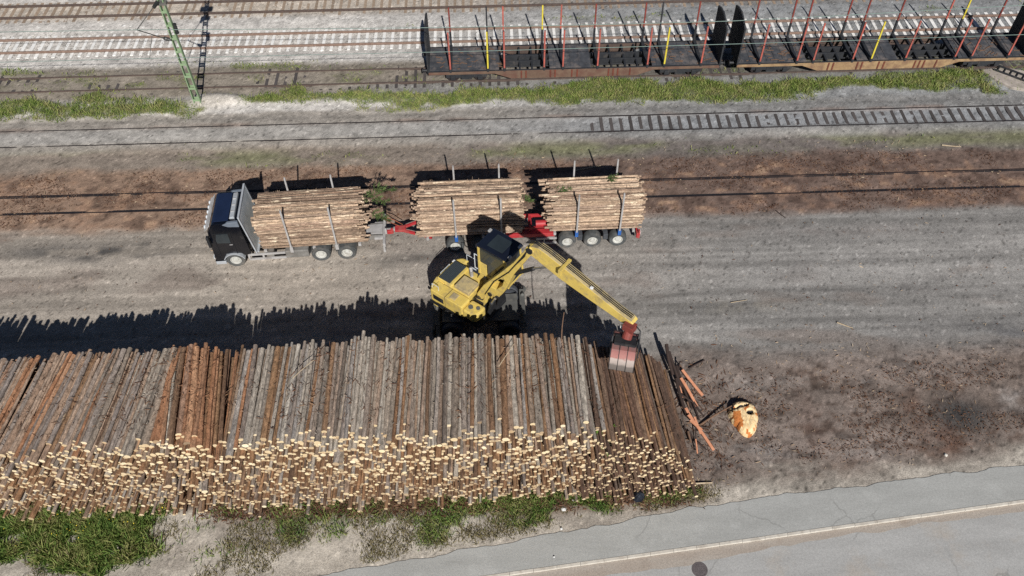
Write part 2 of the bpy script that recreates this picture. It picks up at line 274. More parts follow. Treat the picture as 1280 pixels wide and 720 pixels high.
def mixc(a,b,t): return a+(np.asarray(b)-a)*t[...,None]
def ground_fields(X,Y):
    n1=fbm(X,Y,3.0,1.0,5,41)-.5; n2=fbm(X,Y,9,2.2,4,47)-.5; n3=fbm(X,Y,.7,.5,3,53)-.5; n4=fbm(X,Y,16,7,3,59)-.5
    lr=sst(-14,14,X+n4*14)            # 0 paler at the west, 1 greyer at the east
    ball=mixc(np.broadcast_to(np.array(lin(196,191,184)),X.shape+(3,)).copy(),lin(138,139,139),lr)
    C=ball.copy()
    # sparse dark stains in the ballast
    C=C*(1-.25*sst(.05,.3,n1))[...,None]
    # first track bed, a little browner
    t=np.exp(-((Y-56.5)/1.2)**4); C=mixc(C,mixc(np.broadcast_to(np.array(lin(176,160,140)),C.shape).copy(),lin(120,112,104),lr),t*.6)
    # third track bed
    t=sst(49.9,49.2,Y+n1*.8)*sst(45.5,46.4,Y); C=mixc(C,mixc(np.broadcast_to(np.array(lin(122,112,98)),C.shape).copy(),lin(94,89,82),lr),t*.85)
    t=sst(47.3,46.7,Y+n1*.6)*sst(45.4,46.0,Y)*sst(-14,-4,X); C=mixc(C,lin(134,134,132),t*.7)
    # grass soil
    g,m=F_grass(X,Y); C=mixc(C,lin(92,96,58),sst(.1,.7,g)*.9); C=mixc(C,lin(190,182,170),(m*.8).clip(0,1)*sst(-.2,.2,n1+.15))
    # pale strip and fourth track bed
    t=sst(44.6,44.1,Y+n1*.9)*(1-g); C=mixc(C,mixc(np.broadcast_to(np.array(lin(154,147,138)),C.shape).copy(),lin(132,131,129),lr),t)
    t=np.exp(-((Y-42.25)/.7)**6); C=mixc(C,mixc(np.broadcast_to(np.array(lin(160,156,150)),C.shape).copy(),lin(138,140,142),lr),t*.9)
    t=np.exp(-((Y-43.05)/.22)**2); C=mixc(C,lin(120,98,86),t*.55*sst(-.1,.15,n1))
    # grey brown margin
    t=sst(41.2,40.4,Y+n1*1.2); C=mixc(C,mixc(np.broadcast_to(np.array(lin(134,123,112)),C.shape).copy(),lin(112,105,100),lr),t)
    t=np.exp(-((Y-40.0)/.7)**2)*sst(0,.2,n2+n1*.6); C=mixc(C,lin(120,122,88),t*.7)
    # pale smear at the east
    t=np.exp(-(((X-20)/6)**2+((Y-41.0)/.4)**2)); C=mixc(C,lin(160,156,150),t*.6)
    # brown bark covered strip
    t=sst(39.5,38.6,Y+n1*1.4); C=mixc(C,mixc(np.broadcast_to(np.array(lin(142,119,102)),C.shape).copy(),lin(112,95,86),lr),t)
    C=mixc(C,lin(130,100,80),t*sst(.02,.3,n3+n1*.7)*.5); C=mixc(C,lin(176,150,124),t*sst(.2,.34,n3+n1*.3)*.35); C=mixc(C,lin(84,66,58),t*sst(.04,.2,-n3+n1*.4)*.5)
    # wheel road of packed gravel: streaks along x
    st=fbm(X,Y+.012*X,16,.22,4,61)-.5; st2=fbm(X,Y+.01*X,34,1.0,3,67)-.5
    road=mixc(np.broadcast_to(np.array(lin(160,151,140)),X.shape+(3,)).copy(),lin(139,136,132),lr)*(1+.6*st+.7*st2+.35*n1)[...,None]
    t=sst(34.6,33.6,Y+n1*1.3+n2*.8); C=mixc(C,road,t); onroad=t*(1-sst(6.5,8.5,X+n1*1.5)*sst(25.4,23.6,Y+n1*1.8+n2*2))
    t=t*sst(.05,.3,n2+n1*.7); C=mixc(C,lin(116,104,96),t*.6)
    for cx,cy,sx,sy,a,c in ((-21.5,32.3,2.6,.55,1.2,(58,57,58)),(-24.6,32.6,3.2,.55,.8,(84,82,80)),(-20.2,32.9,1.2,.35,.9,(60,60,60)),(-4.6,31.4,2.0,.45,.7,(70,68,66)),(-6.6,31.0,1.2,.35,.5,(84,82,78)),(26,25.2,2.2,1.0,.65,(84,84,86)),(22,25.6,2.4,.8,.4,(92,90,90)),
                        (19,32.6,5,.5,.35,(110,100,96)),(16,29.5,1.5,.8,.35,(105,98,94)),(22,28.2,1.6,.5,.4,(98,94,92)),(23.5,28.9,1.3,.35,.35,(98,94,92)),(12,27.4,2.5,.4,.25,(150,140,120))):
        t=np.exp(-(((X-cx)/sx)**2+((Y-cy)/sy)**2))*sst(-.3,.06,n1+n3*.6)*a; C=mixc(C,lin(*c),t.clip(0,.92))
    # faint wheel tracks
    for y0,a,w,ph,k,dk in ((33.2,.25,17,.3,.16,-1),(32.4,.3,23,1.2,.16,-1),(30.9,.35,20,2.0,.15,1),(29.6,.3,26,.6,.18,-1),(28.9,.5,15,3.1,.15,-1),(28.0,.4,19,.9,.16,1),(27.2,.5,22,4.0,.18,-1),(26.3,.45,17,5.0,.16,-1),(25.6,.5,24,2.2,.16,1)):
        for o_ in (-.95,.95):
            d=Y-(y0+o_+a*np.sin(X*6.283/w+ph)); t=np.exp(-(d/.16)**2)*sst(-.12,.12,n2+n1*.5)*onroad; C=C*(1+dk*k*t)[...,None]
    for cx,cy,r0 in ((17,30,9.5),(17,30,7.7),(24,15,8.2),(24,15,6.4),(14.5,31.5,8.8)):
        d=np.hypot(X-cx,Y-cy)-r0; t=np.exp(-(d/.17)**2)*sst(-.1,.15,n2+n1*.6)*sst(8,10,X)*sst(33.4,32.6,Y)*(Y>19); C=C*(1-.17*t)[...,None]
    # yard at the east: dark bark mould with rusty clumps
    wy=sst(6.5,8.5,X+n1*1.5)*sst(25.4,23.6,Y+n1*1.8+n2*2); yard=mixc(np.broadcast_to(np.array(lin(112,100,92)),X.shape+(3,)).copy(),lin(134,122,114),sst(-.1,.25,n2)); 
    n6=fbm(X,Y,.5,.3,3,57)-.5; yard=mixc(yard,lin(102,82,70),sst(.02,.22,n1*.5+n6*.8)*sst(11.5,15,X)*.6); yard=mixc(yard,lin(62,54,50),sst(.03,.2,-n1*.4+n6*.9)*.65); yard=mixc(yard,lin(150,142,136),sst(.12,.26,n6*.6-n1*.6)*.4); C=mixc(C,yard,wy)
    for cx,cy,sx,sy,a,c in ((21.6,20.5,1.5,1.0,.9,(62,62,62)),(19.4,20.9,.5,2.6,.4,(100,70,56)),(14.4,20.3,.6,1.6,.35,(90,66,56)),(20.5,18.9,.7,1.0,.4,(96,64,50)),(24.2,21.2,.6,.7,.7,(168,164,160)),(12.5,22.6,2,.5,.35,(132,128,124)),(16.5,18.6,1.6,.35,.5,(150,142,136)),(11.5,18.9,1.2,.5,.4,(150,146,142))):
        t=np.exp(-(((X-cx)/sx)**2+((Y-cy)/sy)**2)**1.5)*sst(-.25,.1,n1+n3*.5)*a; C=mixc(C,lin(*c),t.clip(0,1))
    # under and before the pile
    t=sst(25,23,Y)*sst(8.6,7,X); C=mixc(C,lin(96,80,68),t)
    ps=sst(1.7,.5,Y-pave_top(X)+n1*1.6+n2*.8); sand=mixc(np.broadcast_to(np.array(lin(178,170,158)),X.shape+(3,)).copy(),lin(150,142,132),sst(-.1,.2,n1)); 
    t=np.where(X<8.8,sst(17.2,16.7,Y+n1*.5),ps); C=mixc(C,sand,t)
    t=sst(17.6,16.9,Y+n1*.8)*sst(16.0,16.6,Y+n1)*sst(9.5,8.5,X)*sst(-14,-12,X); C=mixc(C,lin(112,96,82),t*.75)
    l,md=F_front(X,Y); C=mixc(C,lin(84,92,50),sst(.1,.7,np.maximum(l,md*.8))*.75)
    w2=F_weed2(X,Y); C=mixc(C,lin(98,104,66),w2*.6)
    sp=rng.random(X.shape); n5=fbm(X,Y,.34,.28,2,55)-.5; C=C*(1+(.55*n3+.45*n5)*(1-.65*onroad)+(.36-.14*onroad)*(sp-.5)-.35*(sp<.03)+.45*(sp>.985))[...,None]
    # height
    Z=.05*n1+.03*n3-.03
    Z=Z-.05*np.exp(-((Y-52.23)/1.6)**6)-.02*np.exp(-((Y-56.5)/1.5)**6)
    e4=np.exp(-((Y-42.23)/.7)**8); Z=Z+np.exp(-((Y-42.23)/1.5)**10)*.075*(1-e4)+e4*(.085-.088*sst(0,8,X+n4*10)+.04*n1+.03*n3); Z=Z+np.exp(-((Y-47.7)/1.3)**8)*(.012+.035*sst(-.12,.12,n1))
    Z=Z+np.exp(-((Y-36.34)/2)**6)*.03
    Z=Z+.25*m+.08*g
    wp=sst(.6,.1,Y-pave_top(X)); Z=Z*(1-wp)-.012*wp; Z=np.where(Y<pave_top(X)-.6,-.35,Z)
    return C.clip(.01,.9), Z
def build_ground():
    xs=np.concatenate([[-1500,-600,-250,-120,-70],np.arange(-44,44.01,.13),[70,120,250,600,1500]]); ys=np.concatenate([[-1500,-600,-200,-60,-15],np.arange(4,60.01,.13),[66,80,120,250,600,1500]])
    X,Y=np.meshgrid(xs,ys,indexing='ij'); C,Z=ground_fields(X,Y); nx,ny=len(xs),len(ys)
    me=bpy.data.meshes.new('ground'); me.vertices.add(nx*ny); me.vertices.foreach_set('co',np.stack([X,Y,Z],-1).astype(np.float32).ravel())
    i=np.arange(nx-1)[:,None]*ny+np.arange(ny-1)[None]; q=np.stack([i,i+ny,i+ny+1,i+1],-1).reshape(-1,4)
    me.loops.add(q.size); me.loops.foreach_set('vertex_index',q.ravel().astype(np.int32)); me.polygons.add(len(q)); me.polygons.foreach_set('loop_start',np.arange(0,q.size,4,dtype=np.int32)); me.polygons.foreach_set('use_smooth',np.ones(len(q),bool))
    a=me.color_attributes.new('soil','FLOAT_COLOR','POINT'); a.data.foreach_set('color',np.concatenate([C,np.ones(C.shape[:2]+(1,))],-1).astype(np.float32).ravel())
    me.update(); me.validate()
    m=bpy.data.materials.new('soil and gravel'); m.use_nodes=True; N=m.node_tree.nodes; L=m.node_tree.links; P=N['Principled BSDF']; P.inputs['Roughness'].default_value=.95; P.inputs['Specular IOR Level'].default_value=.15
    at=N.new('ShaderNodeVertexColor'); at.layer_name='soil'; tc=N.new('ShaderNodeTexCoord')
    n=N.new('ShaderNodeTexNoise'); n.inputs['Scale'].default_value=16; n.inputs['Detail'].default_value=8; n.inputs['Roughness'].default_value=.75; L.new(tc.outputs['Object'],n.inputs['Vector'])
    r=N.new('ShaderNodeMapRange'); r.inputs[1].default_value=.28; r.inputs[2].default_value=.72; r.inputs[3].default_value=.42; r.inputs[4].default_value=1.58; L.new(n.outputs[0],r.inputs[0])
    hs=N.new('ShaderNodeHueSaturation'); L.new(r.outputs[0],hs.inputs['Value']); L.new(at.outputs[0],hs.inputs['Color']); L.new(hs.outputs[0],P.inputs['Base Color'])
    b=N.new('ShaderNodeBump'); b.inputs['Strength'].default_value=.55; b.inputs['Distance'].default_value=.05; L.new(n.outputs[0],b.inputs['Height']); L.new(b.outputs[0],P.inputs['Normal'])
    me.materials.append(m); o=bpy.data.objects.new('ground',me); COL.objects.link(o); tag(o,kind='structure')
build_ground()

def surf_mat(name,c1,c2,spk,dirt,streak=(.25,1.2,1)):
    m=mat(name,c1,c2,1.1,.9,bump=.25,stretch=streak,dirt=dirt,dirt_scale=.5,dirt_amt=.3,bscale=30); N=m.node_tree.nodes; L=m.node_tree.links; P=N['Principled BSDF']
    src=P.inputs['Base Color'].links[0].from_socket; tc=N.new('ShaderNodeTexCoord'); n=N.new('ShaderNodeTexNoise'); n.inputs['Scale'].default_value=14; n.inputs['Detail'].default_value=6; n.inputs['Roughness'].default_value=.8; L.new(tc.outputs['Object'],n.inputs['Vector'])
    r=N.new('ShaderNodeMapRange'); r.inputs[1].default_value=.3; r.inputs[2].default_value=.7; r.inputs[3].default_value=1-spk; r.inputs[4].default_value=1+spk; L.new(n.outputs[0],r.inputs[0])
    hs=N.new('ShaderNodeHueSaturation'); L.new(r.outputs[0],hs.inputs['Value']); L.new(src,hs.inputs['Color']); L.new(hs.outputs[0],P.inputs['Base Color']); return m
M['pave']=surf_mat('grey asphalt path',lin(164,164,160),lin(151,151,147),.2,lin(174,174,170))
M['road']=surf_mat('worn road asphalt',lin(168,167,164),lin(153,152,149),.22,lin(164,156,146))
for k_ in ('pave','road'):
    N=M[k_].node_tree.nodes; L=M[k_].node_tree.links; P=N['Principled BSDF']; src=P.inputs['Base Color'].links[0].from_socket; tc=N.new('ShaderNodeTexCoord'); nz=N.new('ShaderNodeTexNoise'); nz.inputs['Scale'].default_value=1.5; nz.inputs['Detail'].default_value=5; L.new(tc.outputs['Object'],nz.inputs['Vector'])
    va=N.new('ShaderNodeMix'); va.data_type='VECTOR'; va.inputs[0].default_value=.35; L.new(tc.outputs['Object'],va.inputs[4]); L.new(nz.outputs[1],va.inputs[5])
    vo=N.new('ShaderNodeTexVoronoi'); vo.feature='DISTANCE_TO_EDGE'; vo.inputs['Scale'].default_value=.42 if k_=='road' else .5; L.new(va.outputs[1],vo.inputs['Vector'])
    r_=N.new('ShaderNodeMapRange'); r_.inputs[1].default_value=.004; r_.inputs[2].default_value=.012; r_.inputs[3].default_value=.28; r_.inputs[4].default_value=0; L.new(vo.outputs[0],r_.inputs[0])
    n2_=N.new('ShaderNodeTexNoise'); n2_.inputs['Scale'].default_value=.35; L.new(tc.outputs['Object'],n2_.inputs['Vector']); r2_=N.new('ShaderNodeMapRange'); r2_.inputs[1].default_value=.5; r2_.inputs[2].default_value=.6; L.new(n2_.outputs[0],r2_.inputs[0])
    mm=N.new('ShaderNodeMath'); mm.operation='MULTIPLY'; L.new(r_.outputs[0],mm.inputs[0]); L.new(r2_.outputs[0],mm.inputs[1]); mx=N.new('ShaderNodeMix'); mx.data_type='RGBA'; mx.inputs[7].default_value=(*lin(84,82,78),1); L.new(src,mx.inputs[6]); L.new(mm.outputs[0],mx.inputs[0]); L.new(mx.outputs[2],P.inputs['Base Color'])
M['kerbstone']=mat('kerb stone',lin(206,200,188),lin(180,172,160),3,.9,dirt=lin(150,140,126),dirt_amt=.3,dirt_scale=2)
M['gutter']=surf_mat('gutter dirt',lin(156,144,132),lin(164,156,146),.3,lin(136,122,110))
def sheet(name, up, lo, z, m, tilt=0):
    mb=MB(); n=len(up); mb.add([(x,y,z) for x,y in up]+[(x,y,z-tilt) for x,y in lo],[(i,n+i,n+i+1,i+1) for i in range(n-1)]); o=mb.build(name,m); tag(o,kind='structure'); return o
xs=np.arange(-60,60.1,.2); rag=(fbm(xs,xs*0,1.1,1,4,71)-.5)*.38+(fbm(xs,xs*0,.3,1,2,73)-.5)*.1
sheet('pavement',[(x,y) for x,y in zip(xs,pave_top(xs)+rag)],[(x,kerb_y(x)+.13) for x in xs],.012,M['pave'])
mb=MB()
for i in range(-60,60):
    a,b=i+.006,i+.994; ya,yb=float(kerb_y(a)),float(kerb_y(b)); j=random.uniform(-.006,.006)
    mb.add([(a,ya+j,-.2),(b,yb+j,-.2),(b,yb+.13+j,-.2),(a,ya+.13+j,-.2),(a,ya+.012+j,.026),(b,yb+.012+j,.026),(b,yb+.13+j,.026),(a,ya+.13+j,.026)],[(4,5,6,7),(0,1,5,4),(1,2,6,5),(2,3,7,6),(3,0,4,7)])
o=mb.build('kerb',M['kerbstone']); tag(o,kind='structure')
sheet('road',[(x,kerb_y(x)+.02) for x in xs],[(x,kerb_y(x)-9) for x in xs],-.085,M['road'],.03)
gw=.45+(fbm(xs,xs*0,3,1,4,81)-.5)*.9+.25*np.exp(-((xs-5.5)/4)**2)
sheet('gutter_dirt',[(x,kerb_y(x)-.003) for x in xs],[(x,kerb_y(x)-max(.05,w)) for x,w in zip(xs,gw)],-.078,M['gutter'])

# ------------------------------------------------------------------ stuff made of many small faces
def scatter_mesh(name, P, D, Wd, m, up):
    """one small kite per point: base P, direction*length D, half width vector Wd"""
    n=len(P); V=np.stack([P-Wd*.6,P+Wd*.6,P+D*.55+Wd,P+D,P+D*.55-Wd],1).reshape(-1,3)
    me=bpy.data.meshes.new(name); me.vertices.add(5*n); me.vertices.foreach_set('co',V.astype(np.float32).ravel()); me.loops.add(5*n); me.loops.foreach_set('vertex_index',np.arange(5*n,dtype=np.int32)); me.polygons.add(n); me.polygons.foreach_set('loop_start',np.arange(0,5*n,5,dtype=np.int32))
    me.update(); me.validate(); me.materials.append(m); o=bpy.data.objects.new(name,me); COL.objects.link(o); tag(o,kind='stuff'); return o
def sample(field, x0,x1,y0,y1, n):
    X=rng.uniform(x0,x1,n); Y=rng.uniform(y0,y1,n); k=rng.random(n)<field(X,Y); return X[k],Y[k]
def blades(name, pts, hmin,hmax, lean, w, m, z=0.0, label=None, cat=None):
    X,Y=pts; n=len(X); h=rng.uniform(hmin,hmax,n)*(.35+1.3*fbm(X,Y,.7,.55,2,37)); a=rng.uniform(0,2*np.pi,n); l=rng.uniform(.1,lean,n)
    D=np.stack([np.cos(a)*l*h,np.sin(a)*l*h,h],-1); b=rng.uniform(0,2*np.pi,n); ww=rng.uniform(.6,1.3,n)*w; Wd=np.stack([np.cos(b)*ww,np.sin(b)*ww,rng.uniform(-.5,.5,n)*ww],-1)
    o=scatter_mesh(name,np.stack([X,Y,np.full(n,z)],-1),D,Wd,m,1)
    if label: tag(o,label,cat)
    return o
blades('grass',sample(lambda X,Y:F_grass(X,Y)[0]**1.3,-42,40,43,48.2,230000),.05,.29,1.7,.017,M['grass'],0,'long strip of green grass between two railway tracks','grass')
blades('weeds',sample(F_weed2,-42,40,39,55,110000),.04,.2,1.6,.022,M['grass'],0,'sparse weeds growing between the rails and along the ballast','weeds')
blades('green_weeds',sample(lambda X,Y:F_front(X,Y)[0]*.9,-26,-13,13.6,18,105000),.05,.42,1.5,.021,M['weed'],-.03,'lush bright green weeds in front of the log pile','weeds')
blades('verge_weeds',sample(lambda X,Y:F_front(X,Y)[1]**1.2*np.where(X>-2,.75,.5),-15,10,13.6,18,120000),.03,.24,1.5,.017,M['weed'],-.03,'low green weeds on the verge between the logs and the path','weeds')
def F_dry(X,Y):
    n=fbm(X,Y,1.8,1.2,4,91); pt=pave_top(X); return sst(.42,.6,n)*sst(.05,.5,Y-pt)*sst(17.6,16.8,Y)*np.where(X<-14,.6,.9)*sst(10,8.8,X)
blades('dry_weeds',sample(F_dry,-25,10,13.4,17.8,75000),.03,.18,1.9,.014,M['dryweed'],-.03,'dry straw coloured weeds scattered on the sandy verge','weeds')
def litter(name, pts, lmin,lmax, w, m, label, z0=.0):
    X,Y=pts; n=len(X); l=rng.uniform(lmin,lmax,n)*rng.uniform(.5,1,n); a=rng.uniform(0,2*np.pi,n); D=np.stack([np.cos(a)*l,np.sin(a)*l,rng.uniform(-.1,.25,n)*l],-1)
    ww=rng.uniform(.5,1.4,n)*w; Wd=np.stack([-np.sin(a)*ww,np.cos(a)*ww,rng.uniform(-.7,.7,n)*ww],-1)
    o=scatter_mesh(name,np.stack([X,Y,rng.uniform(.0,.05,n)+z0],-1),D,Wd,m,1); tag(o,label,'litter'); return o
def F_lit(X,Y):
    n=fbm(X,Y,3,1.4,4,97); y=sst(7.5,9,X)*sst(24.6,22.5,Y)*sst(.9,2.0,Y-pave_top(X))*sst(.40,.66,n)*.75; br=sst(39.3,38.4,Y)*sst(33.8,34.8,Y)*sst(.4,.6,n)*.8
    return np.maximum(y,br)+.012*sst(34,33,Y)*sst(24,26,Y)
M['flower']=mat('yellow petals',lin(222,200,60),lin(200,176,50),4,.7)
o=litter('flowers',sample(lambda X,Y:F_front(X,Y)[0]*sst(.5,.62,fbm(X,Y,.8,.6,2,107)),-26,-13,13.6,18,420),.04,.08,.022,M['flower'],'tiny yellow flowers among the weeds in front of the log pile',.32); o['category']='flowers'
litter('bark_litter',sample(F_lit,-36,30,17,40,150000),.04,.22,.016,M['litter'],'loose bark chips and splinters strewn over the brown dirt')
_lt=M['litter']; M['chips']=blade_mat('pale wood chips',[lin(120,100,82),lin(176,150,122),lin(204,184,156),lin(150,126,104)])
litter('wood_chips',sample(lambda X,Y:sst(.4,.7,fbm(X,Y,4,1.5,4,103))*np.where(Y>34,.9,np.where((X>8)&(Y<25),.9,.25))*(Y>pave_top(X)+.5)*(Y<40),-36,30,17,40,9000),.05,.3,.014,M['chips'],'pale wood chips and bits of stick scattered over the yard')
litter('bark_debris',sample(lambda X,Y:sst(.35,.55,fbm(X,Y,1.5,.8,3,99))*np.exp(-((Y-16.75)/.3)**2)*sst(9,8,X)*sst(-14,-12,X),-14,9.5,16,17.6,12000),.1,.4,.02,M['litter'],'broken bark and twigs fallen along the front foot of the log pile')
litter('splinters',sample(lambda X,Y:np.exp(-(((X-9.6)/1.4)**2+((Y-21)/1.8)**2)),7,13,17.5,25,2500),.1,.5,.018,M['litter'],'splinters and broken twigs strewn around the end of the log pile')
def F_stone(X,Y): return sst(48.3,49.6,Y)*.9+np.exp(-((Y-44)/.5)**2)*.25+np.exp(-((Y-41.2)/.5)**2)*.3
def stones():
    X,Y=sample(F_stone,-38,40,40,58,52000); n=len(X); a=rng.uniform(.015,.05,n)*rng.uniform(.6,1.3,n); base=np.array([(1,0,0),(0,1,0),(-1,0,0),(0,-1,0),(0,0,.8)]); th=rng.uniform(0,6.28,n)
    c,s=np.cos(th),np.sin(th); V=np.empty((n,5,3)); j=rng.uniform(.6,1.4,(n,5))
    for k in range(5):
        bx,by,bz=base[k]; V[:,k,0]=X+(c*bx-s*by)*a*j[:,k]; V[:,k,1]=Y+(s*bx+c*by)*a*j[:,k]; V[:,k,2]=-.02-.03*(Y>50)+bz*a*j[:,k]
    F=np.array([(0,1,4),(1,2,4),(2,3,4),(3,0,4)])[None]+np.arange(n)[:,None,None]*5; F=F.reshape(-1)
    me=bpy.data.meshes.new('ballast_stones'); me.vertices.add(5*n); me.vertices.foreach_set('co',V.astype(np.float32).ravel()); me.loops.add(len(F)); me.loops.foreach_set('vertex_index',F.astype(np.int32)); me.polygons.add(4*n); me.polygons.foreach_set('loop_start',np.arange(0,len(F),3,dtype=np.int32)); me.update(); me.validate()
    me.materials.append(blade_mat('ballast stone',[lin(120,116,112),lin(150,146,140),lin(170,166,160),lin(190,186,178)])); o=bpy.data.objects.new('ballast_stones',me); COL.objects.link(o); tag(o,'loose grey ballast stones lying around the far tracks','ballast',kind='stuff')
stones()

# ------------------------------------------------------------------ railway tracks
def rail_mb(x0,x1,y,zt,w=.075,deep=True):
    mb=MB(); h=w/2
    if deep:
        for a,b,c,d in ((-.07,.07,-.15,-.135),(-.012,.012,-.135,-.04),(-h,h,-.04,0)): mb.box(x0,x1,y+a,y+b,zt+c,zt+d)
    else: mb.box(x0,x1,y-h,y+h,zt-.08,zt)
    return mb
def track(Y, zt, label, rm, sm=None, sz=None, sp=.6, x0=-60, x1=60, slen=2.6, sw=.24, rw=.075, vis=(-36,36), ph=0, group=None):
    t=empty('railway_track',(0,Y,0)); tag(t,label,'railway track')
    for s in (-.7525,.7525): rail_mb(x0,x1,s,zt,rw).build('rail',rm,t)
    if sm is None: return t
    L=slen/2; proto=None; xs=[x0+ph+i*sp for i in range(int((x1-x0)/sp))]; inside=sorted([x for x in xs if vis[0]<x<vis[1]],key=abs)[:100]; rest=[x for x in xs if x not in set(inside)]
    mb=MB(); mb.add([(-sw/2,-L,-.2),(sw/2,-L,-.2),(sw/2,L,-.2),(-sw/2,L,-.2),(-sw/2+.02,-L+.02,0),(sw/2-.02,-L+.02,0),(sw/2-.02,L-.02,0),(-sw/2+.02,L-.02,0)],[(4,5,6,7),(0,1,5,4),(1,2,6,5),(2,3,7,6),(3,0,4,7)])
    for x in inside:
        if proto is None: o=proto=mb.build('sleeper',sm,t)
        else: o=copy(proto,t)
        o.location=(x,random.uniform(-.015,.015),sz+random.uniform(-.016,.012)); o.rotation_euler=(0,0,random.uniform(-.012,.012))
    mr=MB()
    for x in rest: mr.box(x-sw/2,x+sw/2,-L,L,sz-.2,sz)
    o=mr.build('sleeper_row',sm,t); tag(o,kind='stuff')
    return t
track(56.5,.13,'farthest railway track, dark rails on pale ballast with half buried sleepers',M['rail'],M['brown_sleeper'],-.035,.6,ph=.2)
track(52.23,.12,'railway track with bright white concrete sleepers and orange rusty rails',M['rail_bright'],M['concrete_sleeper'],-.035,.6,ph=.05)
track(47.71,.12,'overgrown railway track with weeds between its rails, under the stake wagons',M['rail'],M['wood_sleeper'],-.01,.62,ph=.1,slen=2.5)
track(42.23,.06,'railway track with dark wooden sleepers partly buried in grey gravel, beside the grass strip',M['rail_dark'],M['wood_sleeper'],.0,.62,ph=.3,slen=2.4,rw=.07)
t=track(36.34,.035,'railway track sunk in brown dirt with only its rail heads showing, behind the log truck',M['rail_dark'],rw=.07)
mb=MB()
for s in (-1,1): mb.box(-60,60,s*.7525-.10*s-.04,s*.7525-.10*s+.04,-.02,.012)
mb.build('flange_groove',M['black'],t)

# ------------------------------------------------------------------ logs
LOGM={}
def log_mesh(key, L, r, bend=.02, n=9, seg=5, sec=('bark_mixed','cut')):
    rr=random.Random(key[-1]*13+5); mb=MB(); ph=rr.uniform(0,6.28); ks=[]
    taper=rr.uniform(.72,.9); vs=[]
    for k in range(seg+1):
        t=k/seg; rad_=r*(1-(1-taper)*t)*rr.uniform(.95,1.05); ox=math.sin(t*math.pi)*bend*math.cos(ph); oz=math.sin(t*math.pi)*bend*math.sin(ph)
        for i in range(n): a=2*math.pi*i/n; q=rad_*rr.uniform(.93,1.07); vs.append((ox+q*math.cos(a),(t-.5)*L,oz+q*math.sin(a)))
    mb.add(vs,[(k*n+i,k*n+(i+1)%n,(k+1)*n+(i+1)%n,(k+1)*n+i) for k in range(seg) for i in range(n)])
    mb.add(vs[:n],[tuple(range(n))],1); mb.add(vs[-n:],[tuple(range(n))],1)
    for _ in range(rr.randint(4,10)):   # branch stubs
        t=rr.uniform(-.45,.45)*L; a=rr.uniform(.3,2.8); q=r*taper; d=Vector((math.cos(a),rr.uniform(-.3,.3),math.sin(a))); p=Vector((0,t,0))+d*q*.9; mb.tube(p,p+d*rr.uniform(.04,.16),.012,.008,4)
    me=mb.build('log',[M[sec[0]],M[sec[1]]],None,smooth=True); data=me.data; bpy.data.objects.remove(me); return data
def get_log(sec,cut,var,L=5.0,r=.1):
    k=(sec,cut,L,var)
    if k not in LOGM: LOGM[k]=log_mesh(k,L,r*random.uniform(.8,1.2),random.uniform(.0,.05),sec=(sec,cut))
    return LOGM[k]
def yaw_at(x): return float(np.interp(x,[-25,-19,-16,-14.6,-14.35,-11.95,-11.7,-6,0,1.5,4,6,8.5],[.10,.11,.07,.02,-.10,-.12,-.02,.01,.0,-.04,-.05,-.08,-.11]))
def make_pile():
    logs=[]; z=.10; k=0
    while z<4.8:
        x=-29.5+(.09 if k%2 else 0)
        while x<8.3:
            r=random.choice([.06,.07,.075,.08,.085,.09,.1,.12]) if x<3.5 else random.choice([.055,.06,.07,.08,.09])
            h=float(pile_h(x))+.6*(vnoise(x/1.4,k*0+.5,5)-.5)+.16*(vnoise(x/.35,.3,9)-.5)
            if z<h: logs.append([x+r,z+random.uniform(-.025,.025),r,h])
            x+=2*r*random.uniform(.94,1.04)
        z+=.14; k+=1
    out=[]
    for x,z,r,h in logs:
        fy=17.05+.95*(z/4.3)+random.gauss(0,.24)+.25*(vnoise(x/2.2,z,4)-.5)
        if random.random()<.05: fy-=random.uniform(.15,.45)
        L=21.95+.95*(z/4.3)+random.gauss(0,.10)+.3*(vnoise(x/1.1,.7,6)-.5)-fy
        y=yaw_at(x)+random.gauss(0,.016); out.append((x,fy,z,r*(.86+.26*z/4.2),L,y,h-z))
    return out
pile=make_pile()
def zone(x,d,z):
    q=random.random(); xx=x+.5*math.sin(z*3)+random.gauss(0,.25)
    if xx>3.4: return 'dark' if q<.8 else 'low'
    if d>.45: return 'low' if q<.72 else ('grey' if q<.88 else 'mixed')
    if xx<-16.8: return 'red' if q<.16 else ('mixed' if q<.8 else ('low' if q<.9 else 'grey'))
    if xx<-14.4: return 'grey' if q<.5 else ('mixed' if q<.85 else 'low')
    if xx<-11.9: return 'red' if q<.72 else 'low'
    return 'grey' if q<.74 else ('mixed' if q<.9 else 'low')
top=[p for p in pile if p[6]<.17]; front=[p for p in pile if p[6]>=.17]
def inframe(p): return abs(p[0]-1)<24.2
top=sorted([p for p in top if inframe(p)],key=lambda p:p[6])[:205]
front=[p for p in front if inframe(p)]; front.sort(key=lambda p:p[1]-.95*p[2]/4.4-17-.6*p[3]); indiv_front=front[:300-len(top)]
ids=set(id(p) for p in top+indiv_front); rest=[p for p in pile if id(p) not in ids]
LAB={'grey':('grey weathered log on top of the long log pile','grey logs on top of the pile'),'red':('reddish orange barked log on top of the log pile at its west part','red logs on top of the pile'),
 'mixed':('red and grey barked log on top of the slanting west part of the log pile','mixed logs on top of the pile'),'low':('brown barked log among the other logs on top of the log pile','brown logs on top of the pile'),'dark':('thin dark brown log on top of the sloping east end of the log pile','dark logs on top of the pile')}
